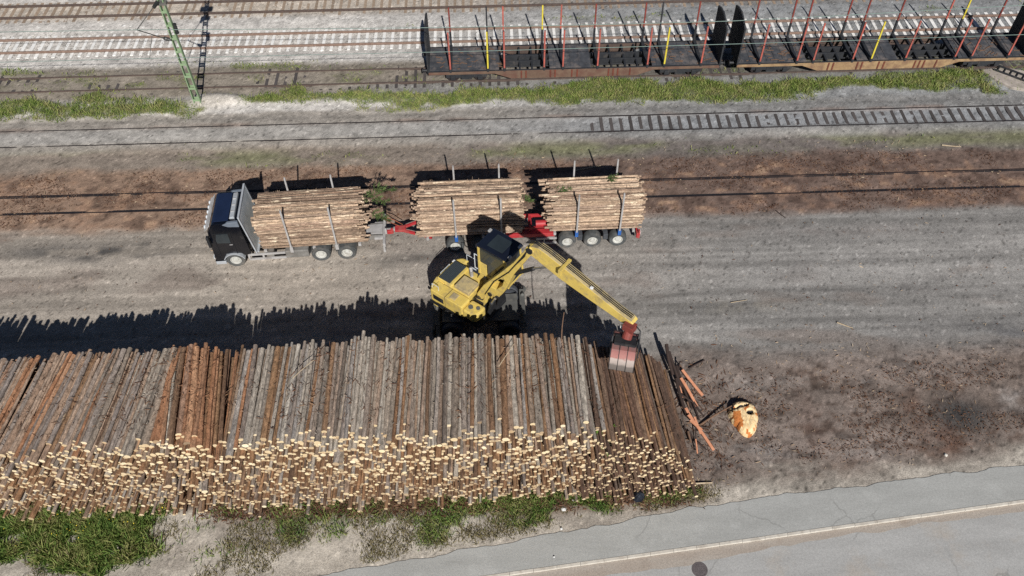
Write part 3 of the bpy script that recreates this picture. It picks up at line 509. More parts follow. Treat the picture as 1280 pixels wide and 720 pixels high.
LABF={'low':('brown log in the front face of the pile, pale sawn end sticking out','brown logs in the pile front'),'grey':('grey log in the front face of the pile, pale sawn end sticking out','grey logs in the pile front'),
 'mixed':('red and grey log in the front face of the slanting west pile part','mixed logs in the pile front'),'dark':('dark thin log in the front face at the low east end of the log pile','dark logs in the pile front'),'red':('reddish log in the front face of the log pile','red logs in the pile front')}
for grp,isf in ((top,0),(indiv_front,1)):
    for p in grp:
        x,fy,z,r,L,yw,d=p; zn=zone(x,d,z); me=get_log('bark_'+zn,'cut' if random.random()<np.interp(z,[0,1.5,3.2,4.2],[.12,.3,.75,.9]) else 'cut_old',random.randrange(7)); o=bpy.data.objects.new('log',me); COL.objects.link(o)
        s=r/.1; o.scale=(s,L/5.0,s*random.uniform(.93,1.05)); v=Vector((yw,1,0)).normalized(); c=Vector((x,fy,z))+v*L/2; o.location=c; o.rotation_euler=(random.gauss(0,.0045),random.uniform(-.4,.4) if not isf else 0,-math.atan2(yw,1))
        l,g=(LABF if isf else LAB)[zn]; tag(o,l,'log',g)
for key in ('rest',):
    mb={}
    V=[];Fs=[];MI=[]; n=8; order=['bark_low','bark_grey','bark_mixed','bark_red','bark_dark','cut','cut_old']
    for x,fy,z,r,L,yw,d in rest:
        v=Vector((yw,1,random.gauss(0,.006))).normalized(); a=Vector((v.y,-v.x,0)); b=a.cross(v); p0=Vector((x,fy,z)); p1=p0+v*L; base=len(V); ph=random.random()
        for p,q in ((p0,r),(p1,r*.82)):
            for i in range(n): t=2*math.pi*(i+ph)/n; V.append(tuple(p+(a*math.cos(t)+b*math.sin(t))*q*random.uniform(.93,1.07)))
        mi=order.index('bark_'+zone(x,d,z)); ce=5 if random.random()<np.interp(z,[0,1.5,3.2,4.2],[.12,.3,.75,.9]) else 6
        for i in range(n): Fs.append((base+i,base+n+i,base+n+(i+1)%n,base+(i+1)%n)); MI.append(mi)
        Fs.append(tuple(base+i for i in range(n))); MI.append(ce); Fs.append(tuple(base+n+i for i in range(n))[::-1]); MI.append(ce)
    m_=MB(); m_.v=V; m_.f=Fs; m_.m=MI
    o=m_.build('stacked_logs',[M[k] for k in order],None,smooth=True,weld=False); tag(o,'stacked logs filling the long pile, hundreds of pale round ends facing the path','logs',kind='stuff')

tx=np.array([p[0] for p in top]); o_=np.argsort(tx); tx=tx[o_]; tz=np.array([top[i][2]+top[i][3] for i in o_]); ty=np.array([top[i][5] for i in o_])
n=2600; X=rng.uniform(-24,7.5,n); v=rng.uniform(.4,4.7,n)**1; keep=fbm(X,v,1.6,1.6,3,77)>.5; X=X[keep]; v=v[keep]; zz=np.interp(X,tx,tz); Yb=17.05+.95*zz/4.3+v; Xb=X+np.interp(X,tx,ty)*v
a=rng.uniform(0,6.28,len(X)); l=rng.uniform(.06,.5,len(X))**1.3; D=np.stack([np.cos(a)*l,np.sin(a)*l,rng.uniform(0,.25,len(X))*l],-1); w_=rng.uniform(.006,.02,len(X)); Wd=np.stack([-np.sin(a)*w_,np.cos(a)*w_,rng.uniform(-.6,.6,len(X))*w_],-1)
o=scatter_mesh('bark_strips',np.stack([Xb,Yb,zz+.01],-1),D,Wd,M['litter'],1); tag(o,'loose bark strips and twigs caught on top of the log pile','litter')
# ------------------------------------------------------------------ log truck
def wheel(parent, c, r, w, tm, rm, side=-1, dish=.04):
    c=Vector(c); mb=MB(); h=w/2
    mb.lathe(c,(0,1,0),[(r*.56,-h*.9),(r*.62,-h),(r*.9,-h),(r*.985,-h*.72),(r,-h*.3),(r,h*.3),(r*.985,h*.72),(r*.9,h),(r*.62,h),(r*.56,h*.9)],28)
    o=mb.build('wheel',tm,parent,smooth=True)
    m2=MB(); s=side; m2.lathe(c,(0,s,0),[(r*.57,h*.55),(r*.57,h*.93),(r*.52,h*.93),(r*.46,h*.6),(r*.3,h*.55),(r*.27,h*.85),(r*.16,h*.92),(0.001,h*.92)],24)
    for i in range(8):
        a=i*math.pi/4; p=c+Vector((math.cos(a)*r*.37,s*h*.55,math.sin(a)*r*.37)); m2.tube(p,p+Vector((0,s*.03,0)),.018,.018,6)
    m2.build('rim',rm,o,smooth=True); return o
TRUCK=empty('log_truck',(-15.36,31.03,0),.050); tag(TRUCK,'dark navy log truck with silver headboard, loaded with peeling brown logs','truck')
t=TRUCK
# chassis
mb=MB()
for v in (.75,1.62): mb.box(1.2,9.0,v,v+.09,.72,1.0)
for u in (2.4,3.6,4.9,6.3,7.6,8.9): mb.box(u,u+.12,.78,1.68,.75,.96)
mb.build('frame',M['chassis'],t,bevel=.01)
mb=MB()
prof=[(.0,.55),(.0,1.1),(.03,1.9),(.12,2.75),(.42,3.28),(.62,3.36),(1.82,3.42),(1.98,.95),(1.6,.85),(1.45,1.05),(.65,1.05),(.5,.62)]
mb.prism([prof],lambda a,b,h:(a,h,b),.04,2.46)
cab=mb.build('cab',M['navy'],t,bevel=.05)
for s,y in ((-1,.028),(1,2.472)):
    mb=MB(); mb.prism([[(.42,1.95),(.40,2.15),(.52,2.62),(1.12,2.62),(1.12,1.92)]],lambda a,b,h:(a,h,b),y-.008,y+.008); mb.build('side_window',M['glass'],cab)
    mb=MB(); q=y+s*.004
    mb.bar((.36,q,.95),(.36,q,2.66),.02,.012); mb.bar((1.25,q,.95),(1.25,q,2.70),.02,.012); mb.bar((.36,q,2.68),(1.25,q,2.70),.02,.012); mb.bar((1.02,q,1.78),(1.18,q,1.78),.03,.03,1); mb.build('door',[M['black'],M['steel_grey']],cab)
    mb=MB(); mb.box(.02,.16,y+s*.16-.1,y+s*.16+.1,1.9,2.65); mb.bar((.2,y,2.5),(.1,y+s*.2,2.55),.05,.05); mb.bar((.2,y,2.0),(.1,y+s*.2,2.05),.05,.05); mb.build('mirror',M['black'],cab,bevel=.02)
mb=MB(); mb.prism([[(.048,1.98),(.122,2.70)],] and [[(.02,1.95),(.112,2.72),(.09,2.74),(.0,1.95)]],lambda a,b,h:(a,h,b),.18,2.32); mb.build('windscreen',M['glass'],cab)
mb=MB(); mb.box(.08,.20,.14,2.36,3.02,3.09)
for i in range(3): pass
mb.bar((.0,.1,2.86),(.0,2.4,2.86),.05,.05); mb.bar((.0,.1,2.86),(.3,.1,3.2),.04,.04); mb.bar((.0,2.4,2.86),(.3,2.4,3.2),.04,.04); mb.bar((.3,.1,3.22),(.3,2.4,3.22),.05,.05); rk=mb.build('light_bar',M['steel_grey'],t)
for i in range(6):
    mb=MB(); y=.35+i*.36; mb.lathe((.02,y,2.93),(-1,0,.1),[(.001,.06),(.09,.06),(.10,.04),(.10,-.02),(.06,-.06),(.001,-.06)],14); mb.build('spotlight',[M['lamp']],rk,smooth=True)
mb=MB(); mb.prism([[(1.36,3.40),(1.40,3.50),(1.64,3.56),(1.66,3.40)]],lambda a,b,h:(a,h,b),.32,2.18)
mb.build('roof_deflector',M['silver'],t,bevel=.03)
for y in (.75,1.22,1.68):
    mb=MB(); mb.box(1.44,1.62,y-.012,y+.012,3.50,3.58); mb.build('deflector_rib',M['steel_grey'],t)
for s,y0,y1 in ((-1,.0,.16),(1,2.34,2.5)):
    mb=MB(); mb.prism([[(1.0,3.28),(1.3,3.42),(1.84,3.46),(1.86,3.08),(1.3,3.12)]],lambda a,b,h:(a,h,b),y0,y1); mb.build('side_fairing',M['fairing'],t,bevel=.03)
M['navy_sky_sheen']=mat('navy with painted sky sheen',lin(30,42,68),lin(24,34,56),1,.3,coat=.4,dirt=lin(70,72,76),dirt_amt=.12)  # cab navy made bluer: sky reflection painted into the colour
mb=MB(); mb.prism([[(.50,3.335),(.64,3.372),(1.33,3.405),(1.33,3.43),(.62,3.40),(.47,3.36)]],lambda a,b,h:(a,h,b),.2,2.3); mb.build('roof_sheen_plate',M['navy_sky_sheen'],cab,bevel=.01)  # thin plate added over the roof to carry the painted sky sheen
mb=MB(); mb.box(-.06,.5,.02,2.48,.32,.62); mb.build('bumper',M['navy'],t,bevel=.05)
for a,b in ((-.02,.14),(2.36,2.52)): mb=MB(); mb.box(-.03,.52,a,b,.34,.56); mb.build('bumper_corner',M['silver'],t,bevel=.03)
for y in (.3,2.2):
    mb=MB(); mb.box(-.09,-.05,y-.2,y+.2,.66,.86); mb.build('headlight',M['lamp'],t,bevel=.01)
for u,y,sd in ((1.03,.2,-1),(1.03,2.3,1),(5.62,.28,-1),(5.62,2.22,1),(7.02,.28,-1),(7.02,2.22,1)):
    wheel(t,(u,y,.52),.52,.34 if u<2 else .5,M['tyre'],M['rim'],sd)
    mb=MB(); a0,a1=(rad(20),rad(160)); pts=[(u+.6*math.cos(a0+(a1-a0)*i/8),.52+.6*math.sin(a0+(a1-a0)*i/8)) for i in range(9)]; pin=[(u+.56*math.cos(a0+(a1-a0)*i/8),.52+.56*math.sin(a0+(a1-a0)*i/8)) for i in range(9)]
    mb.prism([pts+pin[::-1]],lambda a,b,h:(a,h,b),y-.27,y+.27); mb.build('mudguard',M['silver'] if u<2 else M['tyre'],t)
# side skirt, tank
for y0,y1 in ((.03,.5),(2.0,2.47)):
    mb=MB(); mb.box(3.75,5.0,y0,y1,.45,.98); mb.build('tank',M['chassis'],t,bevel=.05)
    mb=MB(); mb.box(1.75,3.75,y0+.02,y0+.1,.78,.9); mb.box(1.75,3.75,y0+.02,y0+.1,.42,.54); mb.box(2.5,2.6,y0+.02,y0+.1,.54,.78); mb.box(1.75,1.85,y0+.02,y0+.1,.54,.78); mb.build('side_rail',M['steel_grey'],t,bevel=.01)
    mb=MB(); mb.box(2.7,3.1,y0+.1,y1,.5,.85); mb.build('battery_box',M['chassis'],t,bevel=.02)
HB=lambda z:2.26-.12*(z-1.1)
mb=MB(); mb.prism([[(HB(1.1),1.1),(HB(3.74),3.74),(HB(3.74)+.05,3.74),(HB(1.1)+.05,1.1)]],lambda a,b,h:(a,h,b),.02,2.48); o=mb.build('headboard',M['alu'],t,bevel=.01)
mb=MB()
for y in (.0,2.5): mb.bar((HB(1.05)+.025,y,1.05),(HB(3.78)+.025,y,3.78),.1,.07,0,(1,0,0))
mb.bar((HB(3.77)+.025,-.03,3.77),(HB(3.77)+.025,2.53,3.77),.1,.07); mb.box(2.2,2.42,.05,2.45,1.03,1.12)
mb.build('headboard_frame',M['silver'],o,bevel=.008)
mb=MB()
for u in (2.75,4.15,5.35,6.6,7.8): mb.box(u-.08,u+.08,.05,2.45,1.0,1.16)
mb.build('bunk',M['steel_grey'],t,bevel=.015)
def stakes(parent,us,zt,y0,y1,mclamp,base=1.05,lean=.0):
    for u in us:
        for y,s in ((y0,-1),(y1,1)):
            mb=MB(); mb.bar((u,y,base),(u,y+s*lean,zt),.10,.09,0,(1,0,0)); mb.tube((u,y+s*lean,zt),(u,y+s*lean,zt+.1),.05,.045,8,0)
            o=mb.build('stake',M['steel_grey'],parent,bevel=.008)
            mb=MB(); mb.box(u-.09,u+.09,y-.08,y+.08,base-.12,base+.22); mb.build('clamp',mclamp,o,bevel=.015)
stakes(t,(4.16,6.58),3.98,.03,2.47,M['steel_grey'])
# rear end, coupling frame
mb=MB(); mb.box(8.55,9.15,.62,.74,.8,.95); mb.box(8.55,9.15,1.72,1.84,.8,.95); mb.box(9.02,9.16,.1,2.4,.74,1.0); mb.box(9.0,9.12,.12,.22,.3,.8); mb.box(9.0,9.12,2.28,2.38,.3,.8); mb.box(7.8,9.0,.9,1.6,.96,1.02)
mb.bar((9.1,1.8,.95),(9.1,1.8,1.7),.08,.08,0); mb.bar((9.2,.9,.95),(9.2,.9,1.35),.10,.10,0)
mb.build('rear_frame',M['steel_grey'],t,bevel=.01)
mb=MB(); mb.box(9.05,9.5,1.12,1.38,.66,.9); mb.tube((9.5,1.25,.6),(9.5,1.25,.95),.08,.08,10); mb.build('coupling',M['red'],t,bevel=.02)
mb=MB(); mb.path([(9.1,1.5,1.5),(9.5,1.55,1.1),(10.0,1.4,.9)],.022); mb.path([(9.1,1.6,1.5),(9.6,1.7,1.2),(10.1,1.5,.95)],.022); mb.build('air_hose',M['rubber_orange'],t)
# ------------------------------------------------------------------ trailer
TR=empty('log_trailer',(-5.9,31.56,0),.018); tag(TR,'red framed log trailer with blue stake clamps carrying two bundles of logs','trailer'); t=TR
mb=MB()
for v in (.72,1.68): mb.box(1.4,13.5,v,v+.1,.85,1.08)
for u in (1.6,3.3,4.6,6.2,7.6,8.8,10.2,11.6,13.0): mb.box(u,u+.1,.76,1.76,.87,1.05)
mb.build('frame',M['red'],t,bevel=.01)
mb=MB(); mb.bar((.35,1.22,.85),(2.2,.45,.9),.14,.14); mb.bar((.35,1.26,.85),(2.2,2.05,.9),.14,.14); mb.box(.15,.75,1.06,1.42,.78,.95); mb.build('drawbar',M['red'],t,bevel=.015)
mb=MB(); mb.bar((-.35,1.24,.84),(.3,1.24,.86),.12,.12); mb.lathe((-.38,1.24,.84),(0,0,1),[(.05,-.05),(.11,-.05),(.11,.05),(.05,.05),(.05,-.05)],14); mb.build('drawbar_eye',M['steel_grey'],t)
mb=MB(); mb.box(6.2,8.9,.10,.50,.95,1.22); mb.build('side_beam',M['red'],t,bevel=.03)
mb=MB(); mb.tube((7.9,.75,1.35),(8.6,.75,1.35),.2,.2,14); mb.box(7.5,7.62,.3,1.2,1.08,1.5); mb.build('air_tank',M['red'],t,smooth=True)
mb=MB(); mb.box(7.9,9.0,.02,.10,.82,.92); mb.box(7.9,9.0,.02,.10,.46,.56); mb.box(8.3,8.36,.03,.09,.56,.82); mb.build('side_rail',M['steel_grey'],t)
for u in (3.45,4.82,9.6,10.99,12.39):
    for y,sd in ((.3,-1),(2.25,1)): wheel(t,(u,y,.5),.5,.5,M['tyre'],M['rim'],sd)
    mb=MB(); mb.tube((u,.4,.5),(u,2.15,.5),.07,.07,10); mb.build('axle',M['chassis'],t)
for u in (10.3,11.7):
    mb=MB(); mb.box(u-.13,u+.13,.08,.52,.55,.95); mb.build('mudguard',M['tyre_black'],t,bevel=.03)
mb=MB()
for u in (2.0,3.55,5.0,6.0,8.9,10.08,12.42,13.2): mb.box(u-.07,u+.07,.06,2.5,1.08,1.24)
mb.build('bunk',M['steel_grey'],t,bevel=.01)
stakes(t,(3.55,6.0,10.08,12.42),4.05,.03,2.52,M['blue'],1.1,.06)
mb=MB(); mb.box(13.4,13.52,.1,2.45,.55,.9); mb.box(13.5,13.6,.1,.32,.5,1.05,0); mb.box(13.5,13.6,2.2,2.45,.5,1.05,0); mb.build('tail_lamp_bar',M['red'],t,bevel=.02)
mb=MB(); mb.box(13.601,13.62,.12,.30,.85,1.02); mb.build('marker_plate',M['white'],t)

# ------------------------------------------------------------------ loads
def load(par_loc, rz, u0, u1, z0, ztop, y0, y1, rag, label, group, pfx, n_ind=46, dr=.072):
    T=Matrix.Translation(par_loc)@Matrix.Rotation(rz,4,'Z'); logs=[]; z=z0; k=0
    while z<ztop+.12:
        y=y0+(dr if k%2 else .02)
        while y<y1:
            r=random.choice([.05,.058,.064,.072,.082]); dome=ztop-.22*((y-(y0+y1)/2)/((y1-y0)/2))**2+random.uniform(-.04,.05)
            if z<dome: logs.append((y+r,z+random.uniform(-.015,.015),r,dome-z))
            y+=2*r*random.uniform(.95,1.05)
        z+=.11; k+=1
    def key(l): return min(l[3],(l[0]-y0)*1.0)
    logs.sort(key=key); mbs=MB(); nI=0
    for y,z,r,d in logs:
        a=u0+random.gauss(0,rag[0]); b=u1+random.gauss(0,rag[1])
        if random.random()<.12: a-=random.uniform(.05,.4)*(rag[0]>.15)
        if random.random()<.12: b+=random.uniform(.1,.55)*(rag[1]>.15)
        L=b-a; tilt=random.gauss(0,.006)
        if nI<n_ind:
            me=get_log('bark_fresh','cut_pale',random.randrange(6),5.4,.072); o=bpy.data.objects.new('timber_log',me); COL.objects.link(o); s=r/.072
            o.scale=(s,L/5.4,s); p=T@Vector(((a+b)/2,y,z)); o.location=p; o.rotation_euler=(random.gauss(0,.006),random.uniform(-.5,.5),rz+math.pi/2*(1 if random.random()<.5 else -1)+tilt); tag(o,label,'log',group); nI+=1
        else:
            mbs.tube(T@Vector((a,y,z)),T@Vector((b,y+tilt*L,z)),r,r*.85,7,0,True,1)
    o=mbs.build(pfx,[M['bark_fresh'],M['cut_pale']],None,smooth=True,weld=False); tag(o,kind='stuff'); return o
tl=TRUCK.location.copy(); rl=TR.location.copy()
tag(load(tl,.050,2.62,7.9,1.24,3.42,.12,2.40,(.10,.22),'peeling brown log in the bundle on the navy truck behind its headboard','logs on the truck','timber_bundle'),'tightly packed inner logs of the bundle on the navy truck','logs')
tag(load(rl,.018,1.75,7.1,1.32,3.42,.14,2.42,(.2,.12),'peeling brown log in the front bundle on the red trailer','logs in the front trailer bundle','timber_bundle'),'packed inner logs of the front bundle on the red trailer','logs')
tag(load(rl,.018,8.75,13.55,1.32,3.30,.14,2.42,(.24,.13),'peeling brown log in the rear bundle on the red trailer over three axles','logs in the rear trailer bundle','timber_bundle'),'packed inner logs of the rear bundle on the red trailer','logs')

def branch(name, p, d, L, label, m, droop=.2, spread=.35, n=26, nl=.16, flat=1):
    p=Vector(p); d=Vector(d).normalized(); o=empty(name,p); tag(o,label,'branch'); mb=MB(); pts=[Vector((0,0,0))+d*L*i/6+Vector((0,0,-droop*(i/6)**2*L)) for i in range(7)]
    for i in range(6): mb.tube(pts[i],pts[i+1],.022*(1-i/8),.022*(1-(i+1)/8),5)
    tips=[]; side=d.cross(Vector((0,0,1))).normalized()
    for i in range(n):
        t=random.uniform(.12,1); b=pts[min(5,int(t*6))].lerp(pts[min(6,int(t*6)+1)],t*6%1); s=random.choice((-1,1)); e=b+side*s*spread*L*(1.1-t)*random.uniform(.6,1.1)+d*random.uniform(.05,.25)*L+Vector((0,0,random.uniform(-.1,.12)*L)); mb.tube(b,e,.008,.004,4); tips.append((b,e))
    mb.build('stem',M['twig'],o); V=MB()
    for b,e in tips:
        for k in range(14):
            q=b.lerp(e,random.uniform(.1,1)); dd=Vector((random.gauss(0,1),random.gauss(0,1),random.gauss(0,.6))).normalized()*nl*random.uniform(.5,1.1)+(e-b).normalized()*nl*.5; w=dd.cross(Vector((random.random(),random.random(),random.random()))).normalized()*nl*.13
            V.add([q-w,q+w,q+dd+w*.3,q+dd-w*.3],[(0,1,2,3)])
    V.build('needles' if m=='needles' else 'leaves',M[m],o,weld=False); return o
branch('spruce_branch',(-7.4,33.0,3.15),(1,-.1,.05),1.35,'green spruce branch hanging off the middle of the rear ends of the truck load','needles')
branch('spruce_branch',(-6.95,33.55,3.2),(1,.15,.15),1.2,'green spruce branch sticking out farthest behind the truck load','needles',.45)
branch('spruce_branch',(-6.9,32.3,2.75),(1,-.25,-.1),1.0,'green spruce branch nearest the coupling behind the truck load','needles',.4)
branch('spruce_branch',(.9,33.0,2.95),(1,.1,-.2),.8,'small green spruce branch between the two trailer bundles','needles',.4,n=16)
branch('spruce_branch',(3.0,32.9,3.28),(1,.25,.0),.8,'mossy green branch lying on the front end of the rear trailer bundle','needles',.1,n=14)
branch('spruce_branch',(5.9,33.5,3.34),(.6,.6,.0),.7,'mossy green branch lying near the rear stakes of the rear trailer bundle','needles',.05,n=12)
branch('birch_branch',(4.15,18.55,3.75),(.25,-.9,-.75),1.3,'light green leafy branch caught in the front of the log pile','leaf',.1,.4,30,.12)

# ------------------------------------------------------------------ excavator (material handler)
def jaw_mat():
    m=bpy.data.materials.new('red and white jaw paint'); m.use_nodes=True; N=m.node_tree.nodes; L=m.node_tree.links; P=N['Principled BSDF']; P.inputs['Roughness'].default_value=.65
    tc=N.new('ShaderNodeTexCoord'); n=N.new('ShaderNodeTexNoise'); n.inputs['Scale'].default_value=3; n.inputs['Detail'].default_value=7; n.inputs['Roughness'].default_value=.7; L.new(tc.outputs['Object'],n.inputs['Vector'])
    sp=N.new('ShaderNodeSeparateXYZ'); L.new(tc.outputs['Object'],sp.inputs[0]); ma=N.new('ShaderNodeMath'); ma.operation='MULTIPLY_ADD'; ma.inputs[1].default_value=.35; L.new(n.outputs[0],ma.inputs[0]); L.new(sp.outputs[2],ma.inputs[2])
    mr=N.new('ShaderNodeMapRange'); mr.inputs[1].default_value=-1.25+.17; mr.inputs[2].default_value=.05+.17; L.new(ma.outputs[0],mr.inputs[0]); cr=N.new('ShaderNodeValToRGB'); e=cr.color_ramp.elements
    stops=[(0,lin(92,86,82)),(.40,lin(112,104,98)),(.46,lin(150,138,130)),(.64,lin(172,158,150)),(.72,lin(156,104,96)),(.86,lin(138,84,78)),(.95,lin(108,82,78))]
    while len(e)<len(stops): e.new(.5)
    for i,(p,c) in enumerate(stops): e[i].position=p; e[i].color=(*c,1)
    L.new(mr.outputs[0],cr.inputs[0]); L.new(cr.outputs[0],P.inputs['Base Color']); return m
M['jaw']=jaw_mat()
EX=empty('excavator',(-1.15,27.0,0)); tag(EX,'yellow wheeled excavator with raised cab, long boom and log grapple','excavator'); t=EX
YW=rad(-38); R_=Matrix.Rotation(YW,4,'Z')
def up(): return MB(R_)
# undercarriage along world x
cx,cy=.05,.1
mb=MB(); mb.box(cx-1.75,cx+1.75,cy-.5,cy+.5,.6,1.08); mb.box(cx-1.0,cx+1.0,cy-.75,cy+.75,.85,1.15); mb.build('chassis',M['dusty'],t,bevel=.04)
for a,b,c in ((.3,1.9,.6),(-1.9,-.6,.4)): mb=MB(); mb.box(cx+a,cx+b,cy-1.1,cy+c,1.13,1.2); mb.build('step_plate',M['dusty'],t,bevel=.02)
for dx in (-1.42,1.42):
    mb=MB(); mb.tube((cx+dx,cy-1.0,.56),(cx+dx,cy+1.0,.56),.13,.13,12); mb.build('axle',M['black'],t,smooth=True)
    for s in (-1,1):
        for off in (.86,1.2): wheel(t,(cx+dx,cy+s*off,.56),.56,.30,M['tyre_black'],M['black'],s)
for dx in (-2.15,2.15):
    mb=MB(); mb.box(cx+dx-.14,cx+dx+.14,cy-1.1,cy+1.1,.55,.95); mb.build('outrigger_beam',M['dusty'],t,bevel=.03)
    for s in (-1,1):
        mb=MB(); x=cx+dx; mb.bar((x,cy+s*1.0,.78),(x,cy+s*1.75,.22),.2,.24); mb.tube((x+.02,cy+s*.55,1.12),(x+.02,cy+s*1.2,.72),.08,.08,10); mb.tube((x+.02,cy+s*1.2,.72),(x+.02,cy+s*1.62,.42),.045,.045,8,1)
        o=mb.build('outrigger',[M['dusty'],M['chrome']],t,smooth=True); mb=MB(); mb.lathe((x,cy+s*1.8,.0),(0,0,1),[(.001,.02),(.26,.02),(.27,.06),(.15,.1),(.09,.22),(.001,.22)],16); mb.build('foot_pad',M['dusty'],o)
mb=MB(); mb.box(cx-2.42,cx-2.3,cy-1.25,cy+1.25,.12,.75); mb.build('blade',M['dusty'],t,bevel=.02)
mb=MB(); mb.tube((0,0,1.12),(0,0,1.35),.62,.62,28); mb.build('slew_ring',M['black'],t,smooth=True)
# upper structure
mb=up(); mb.prism([[(-1.9,-1.3),(.9,-1.3),(1.05,-1.0),(1.05,.9),(.7,1.25),(-1.9,1.25),(-2.1,.8),(-2.1,-.8)]],lambda a,b,h:(a,b,h),1.33,1.55); mb.build('upper_frame',M['black'],t,bevel=.02)
mb=up(); mb.prism([[(-1.55,-1.40),(-1.85,-1.38),(-2.05,-1.2),(-2.2,-.7),(-2.25,-.1),(-2.22,.5),(-2.1,.98),(-1.9,1.2),(-1.55,1.26)]],lambda a,b,h:(a,b,h),1.25,2.48); mb.build('counterweight',M['yellow'],t,bevel=.1)
mb=up(); mb.box(-1.56,.0,-.74,.72,1.55,2.58); mb.box(-2.05,-1.1,-.70,.72,2.3,2.66); hood=mb.build('engine_hood',M['yellow'],t,bevel=.05)
mb=up(); mb.box(-1.96,-1.26,-.66,.66,2.661,2.70); 
for i in range(9): x=-1.92+i*.078; mb.box(x,x+.03,-.63,.63,2.70,2.722)
mb.build('grille',M['grille'],hood)
mb=up(); mb.box(-.93,-.03,-.70,.12,2.581,2.80); mb.build('hood_lid',M['yellow_dust'],hood,bevel=.03)
mb=up(); mb.prism([[(-1.93,-1.42),(.1,-1.42),(.1,-.76),(-1.93,-.76)]],lambda a,b,h:(a,b,h),1.72,2.52); o=mb.build('side_panel',M['yellow'],t,bevel=.07)
mb=up(); mb.box(-1.0,-.985,-1.425,-.77,1.75,2.535); mb.box(-1.75,-1.1,-1.43,-1.42,1.92,2.25); mb.build('panel_gap',M['black'],o)
mb=up(); mb.prism([[(.1,-1.4),(.7,-1.4),(.88,-1.28),(.95,-1.05),(.95,-.62),(.1,-.62)]],lambda a,b,h:(a,b,h),1.78,2.36); o=mb.build('tool_box',M['yellow'],t,bevel=.12)
for a,b,q in ((.35,-1.05,.12),(.7,-.9,.10)): mb=up(); mb.tube((a,b,2.36),(a,b,2.41),q,q,16); mb.build('filler_cap',M['dusty'],o,smooth=True)
mb=up(); mb.tube((-.72,.42,2.5),(-.72,.42,2.95),.09,.09,14); mb.tube((-.72,.42,2.95),(-.82,.48,3.12),.085,.08,14); mb.build('exhaust',M['steel_grey'],t,smooth=True)
mb=up(); mb.box(-1.5,-.45,.74,1.24,1.55,2.1); mb.build('battery_box',M['alu'],t,bevel=.04)
for pp in ([(-1.6,1.15,2.5),(-1.6,1.15,2.95),(-.5,1.15,2.95),(-.5,1.15,2.1)],[(-1.9,-1.25,2.5),(-1.9,-1.25,2.8),(-1.5,-1.25,2.8),(-1.5,-1.25,2.5)],[(-2.05,.3,2.5),(-2.05,.3,2.7),(-2.05,-.4,2.7),(-2.05,-.4,2.5)]):
    mb=up(); mb.path(pp,.017,8); mb.build('handrail',M['alu'],t,smooth=True)
mb=up(); mb.box(-2.1,-1.95,.55,.72,2.48,2.66); mb.build('camera_housing',M['white'],t,bevel=.02)
# hoses and valve block between hood and boom
mb=up()
for i in range(7): y=-.45+.12*i; mb.path([(0.0,y,2.2),(.25,y-.02,2.45),(.5,y*.7,2.3),(.65,y*.4-.05,2.6)],.03,6)
mb.box(.05,.55,-.5,.4,1.55,2.1); mb.build('hose',M['hose'],t,smooth=True)
# cab on a raised linkage
mb=up()
for y in (.52,1.4): mb.bar((-.75,y,1.6),(.0,y,3.25),.14,.22); mb.bar((-.15,y,1.6),(.6,y,3.25),.12,.18)
mb.box(-.85,.05,.42,1.5,1.5,1.75); mb.build('cab_riser',M['yellow'],t,bevel=.02)
x0,x1,y0,y1,zb,zr=-.18,1.62,.34,1.60,3.3,5.22
mb=up(); mb.box(x0,x1,y0,y1,zb,zb+.12); mb.box(x0,x0+.5,y0,y0+.05,zb,zb+.85); mb.box(x0,x0+.05,y0,y1,zb,zb+.9)
for a,b,c,d in ((x0,y0,x0,y0),(x0,y1-.08,x0,y1-.08),(x1-.08,y0,x1-.28,y0),(x1-.08,y1-.08,x1-.28,y1-.08)): mb.bar((a+.05,b+.04,zb),(c+.05,d+.04,zr),.13,.1)
cab=mb.build('cab',M['yellow'],t,bevel=.015)
mb=up(); mb.prism([[(x0-.04,zr),(x0-.02,zr+.13),(.4,zr+.16),(x1-.12,zr+.1),(x1-.02,zr)]],lambda a,b,h:(a,h,b),y0-.04,y1+.04); mb.build('cab_roof',M['roofglass'],cab,bevel=.03)
mb=up(); mb.box(.25,1.15,y0+.2,y1-.2,zr+.155,zr+.185); mb.build('roof_window',M['glass'],cab,bevel=.01)
mb=up(); mb.prism([[(x0+.12,zb+.9),(x0+.12,zr-.06),(x1-.3,zr-.06),(x1-.09,zb+.2),(x0+.55,zb+.2),(x0+.55,zb+.9)]],lambda a,b,h:(a,h,b),y0+.02,y0+.035); mb.build('side_window',M['glass_thin'] if 'glass_thin' in M else M['glass'],cab)
mb=up(); mb.prism([[(x0+.12,zb+.2),(x0+.12,zr-.06),(x1-.3,zr-.06),(x1-.09,zb+.2)]],lambda a,b,h:(a,h,b),y1-.035,y1-.02); mb.build('cab_door',M['glass'],cab)
mb=up(); mb.add([(x1-.02,y0+.1,zb+.15),(x1-.02,y1-.1,zb+.15),(x1-.2,y1-.1,zr-.02),(x1-.2,y0+.1,zr-.02),(x1-.04,y0+.1,zb+.15),(x1-.04,y1-.1,zb+.15),(x1-.22,y1-.1,zr-.02),(x1-.22,y0+.1,zr-.02)],[(0,1,2,3),(7,6,5,4),(0,4,5,1),(2,6,7,3),(0,3,7,4),(1,5,6,2)]); mb.build('windscreen',M['glass'],cab)
mb=up(); mb.box(x0+.02,x0+.035,y0+.12,y1-.12,zb+.9,zr-.08); mb.build('rear_window',M['glass'],cab)
mb=up(); mb.box(.2,.7,.7,1.2,zb+.12,zb+.6); mb.box(.12,.28,.68,1.22,zb+.55,zb+1.35); mb.build('seat',M['seat'],cab,bevel=.06)
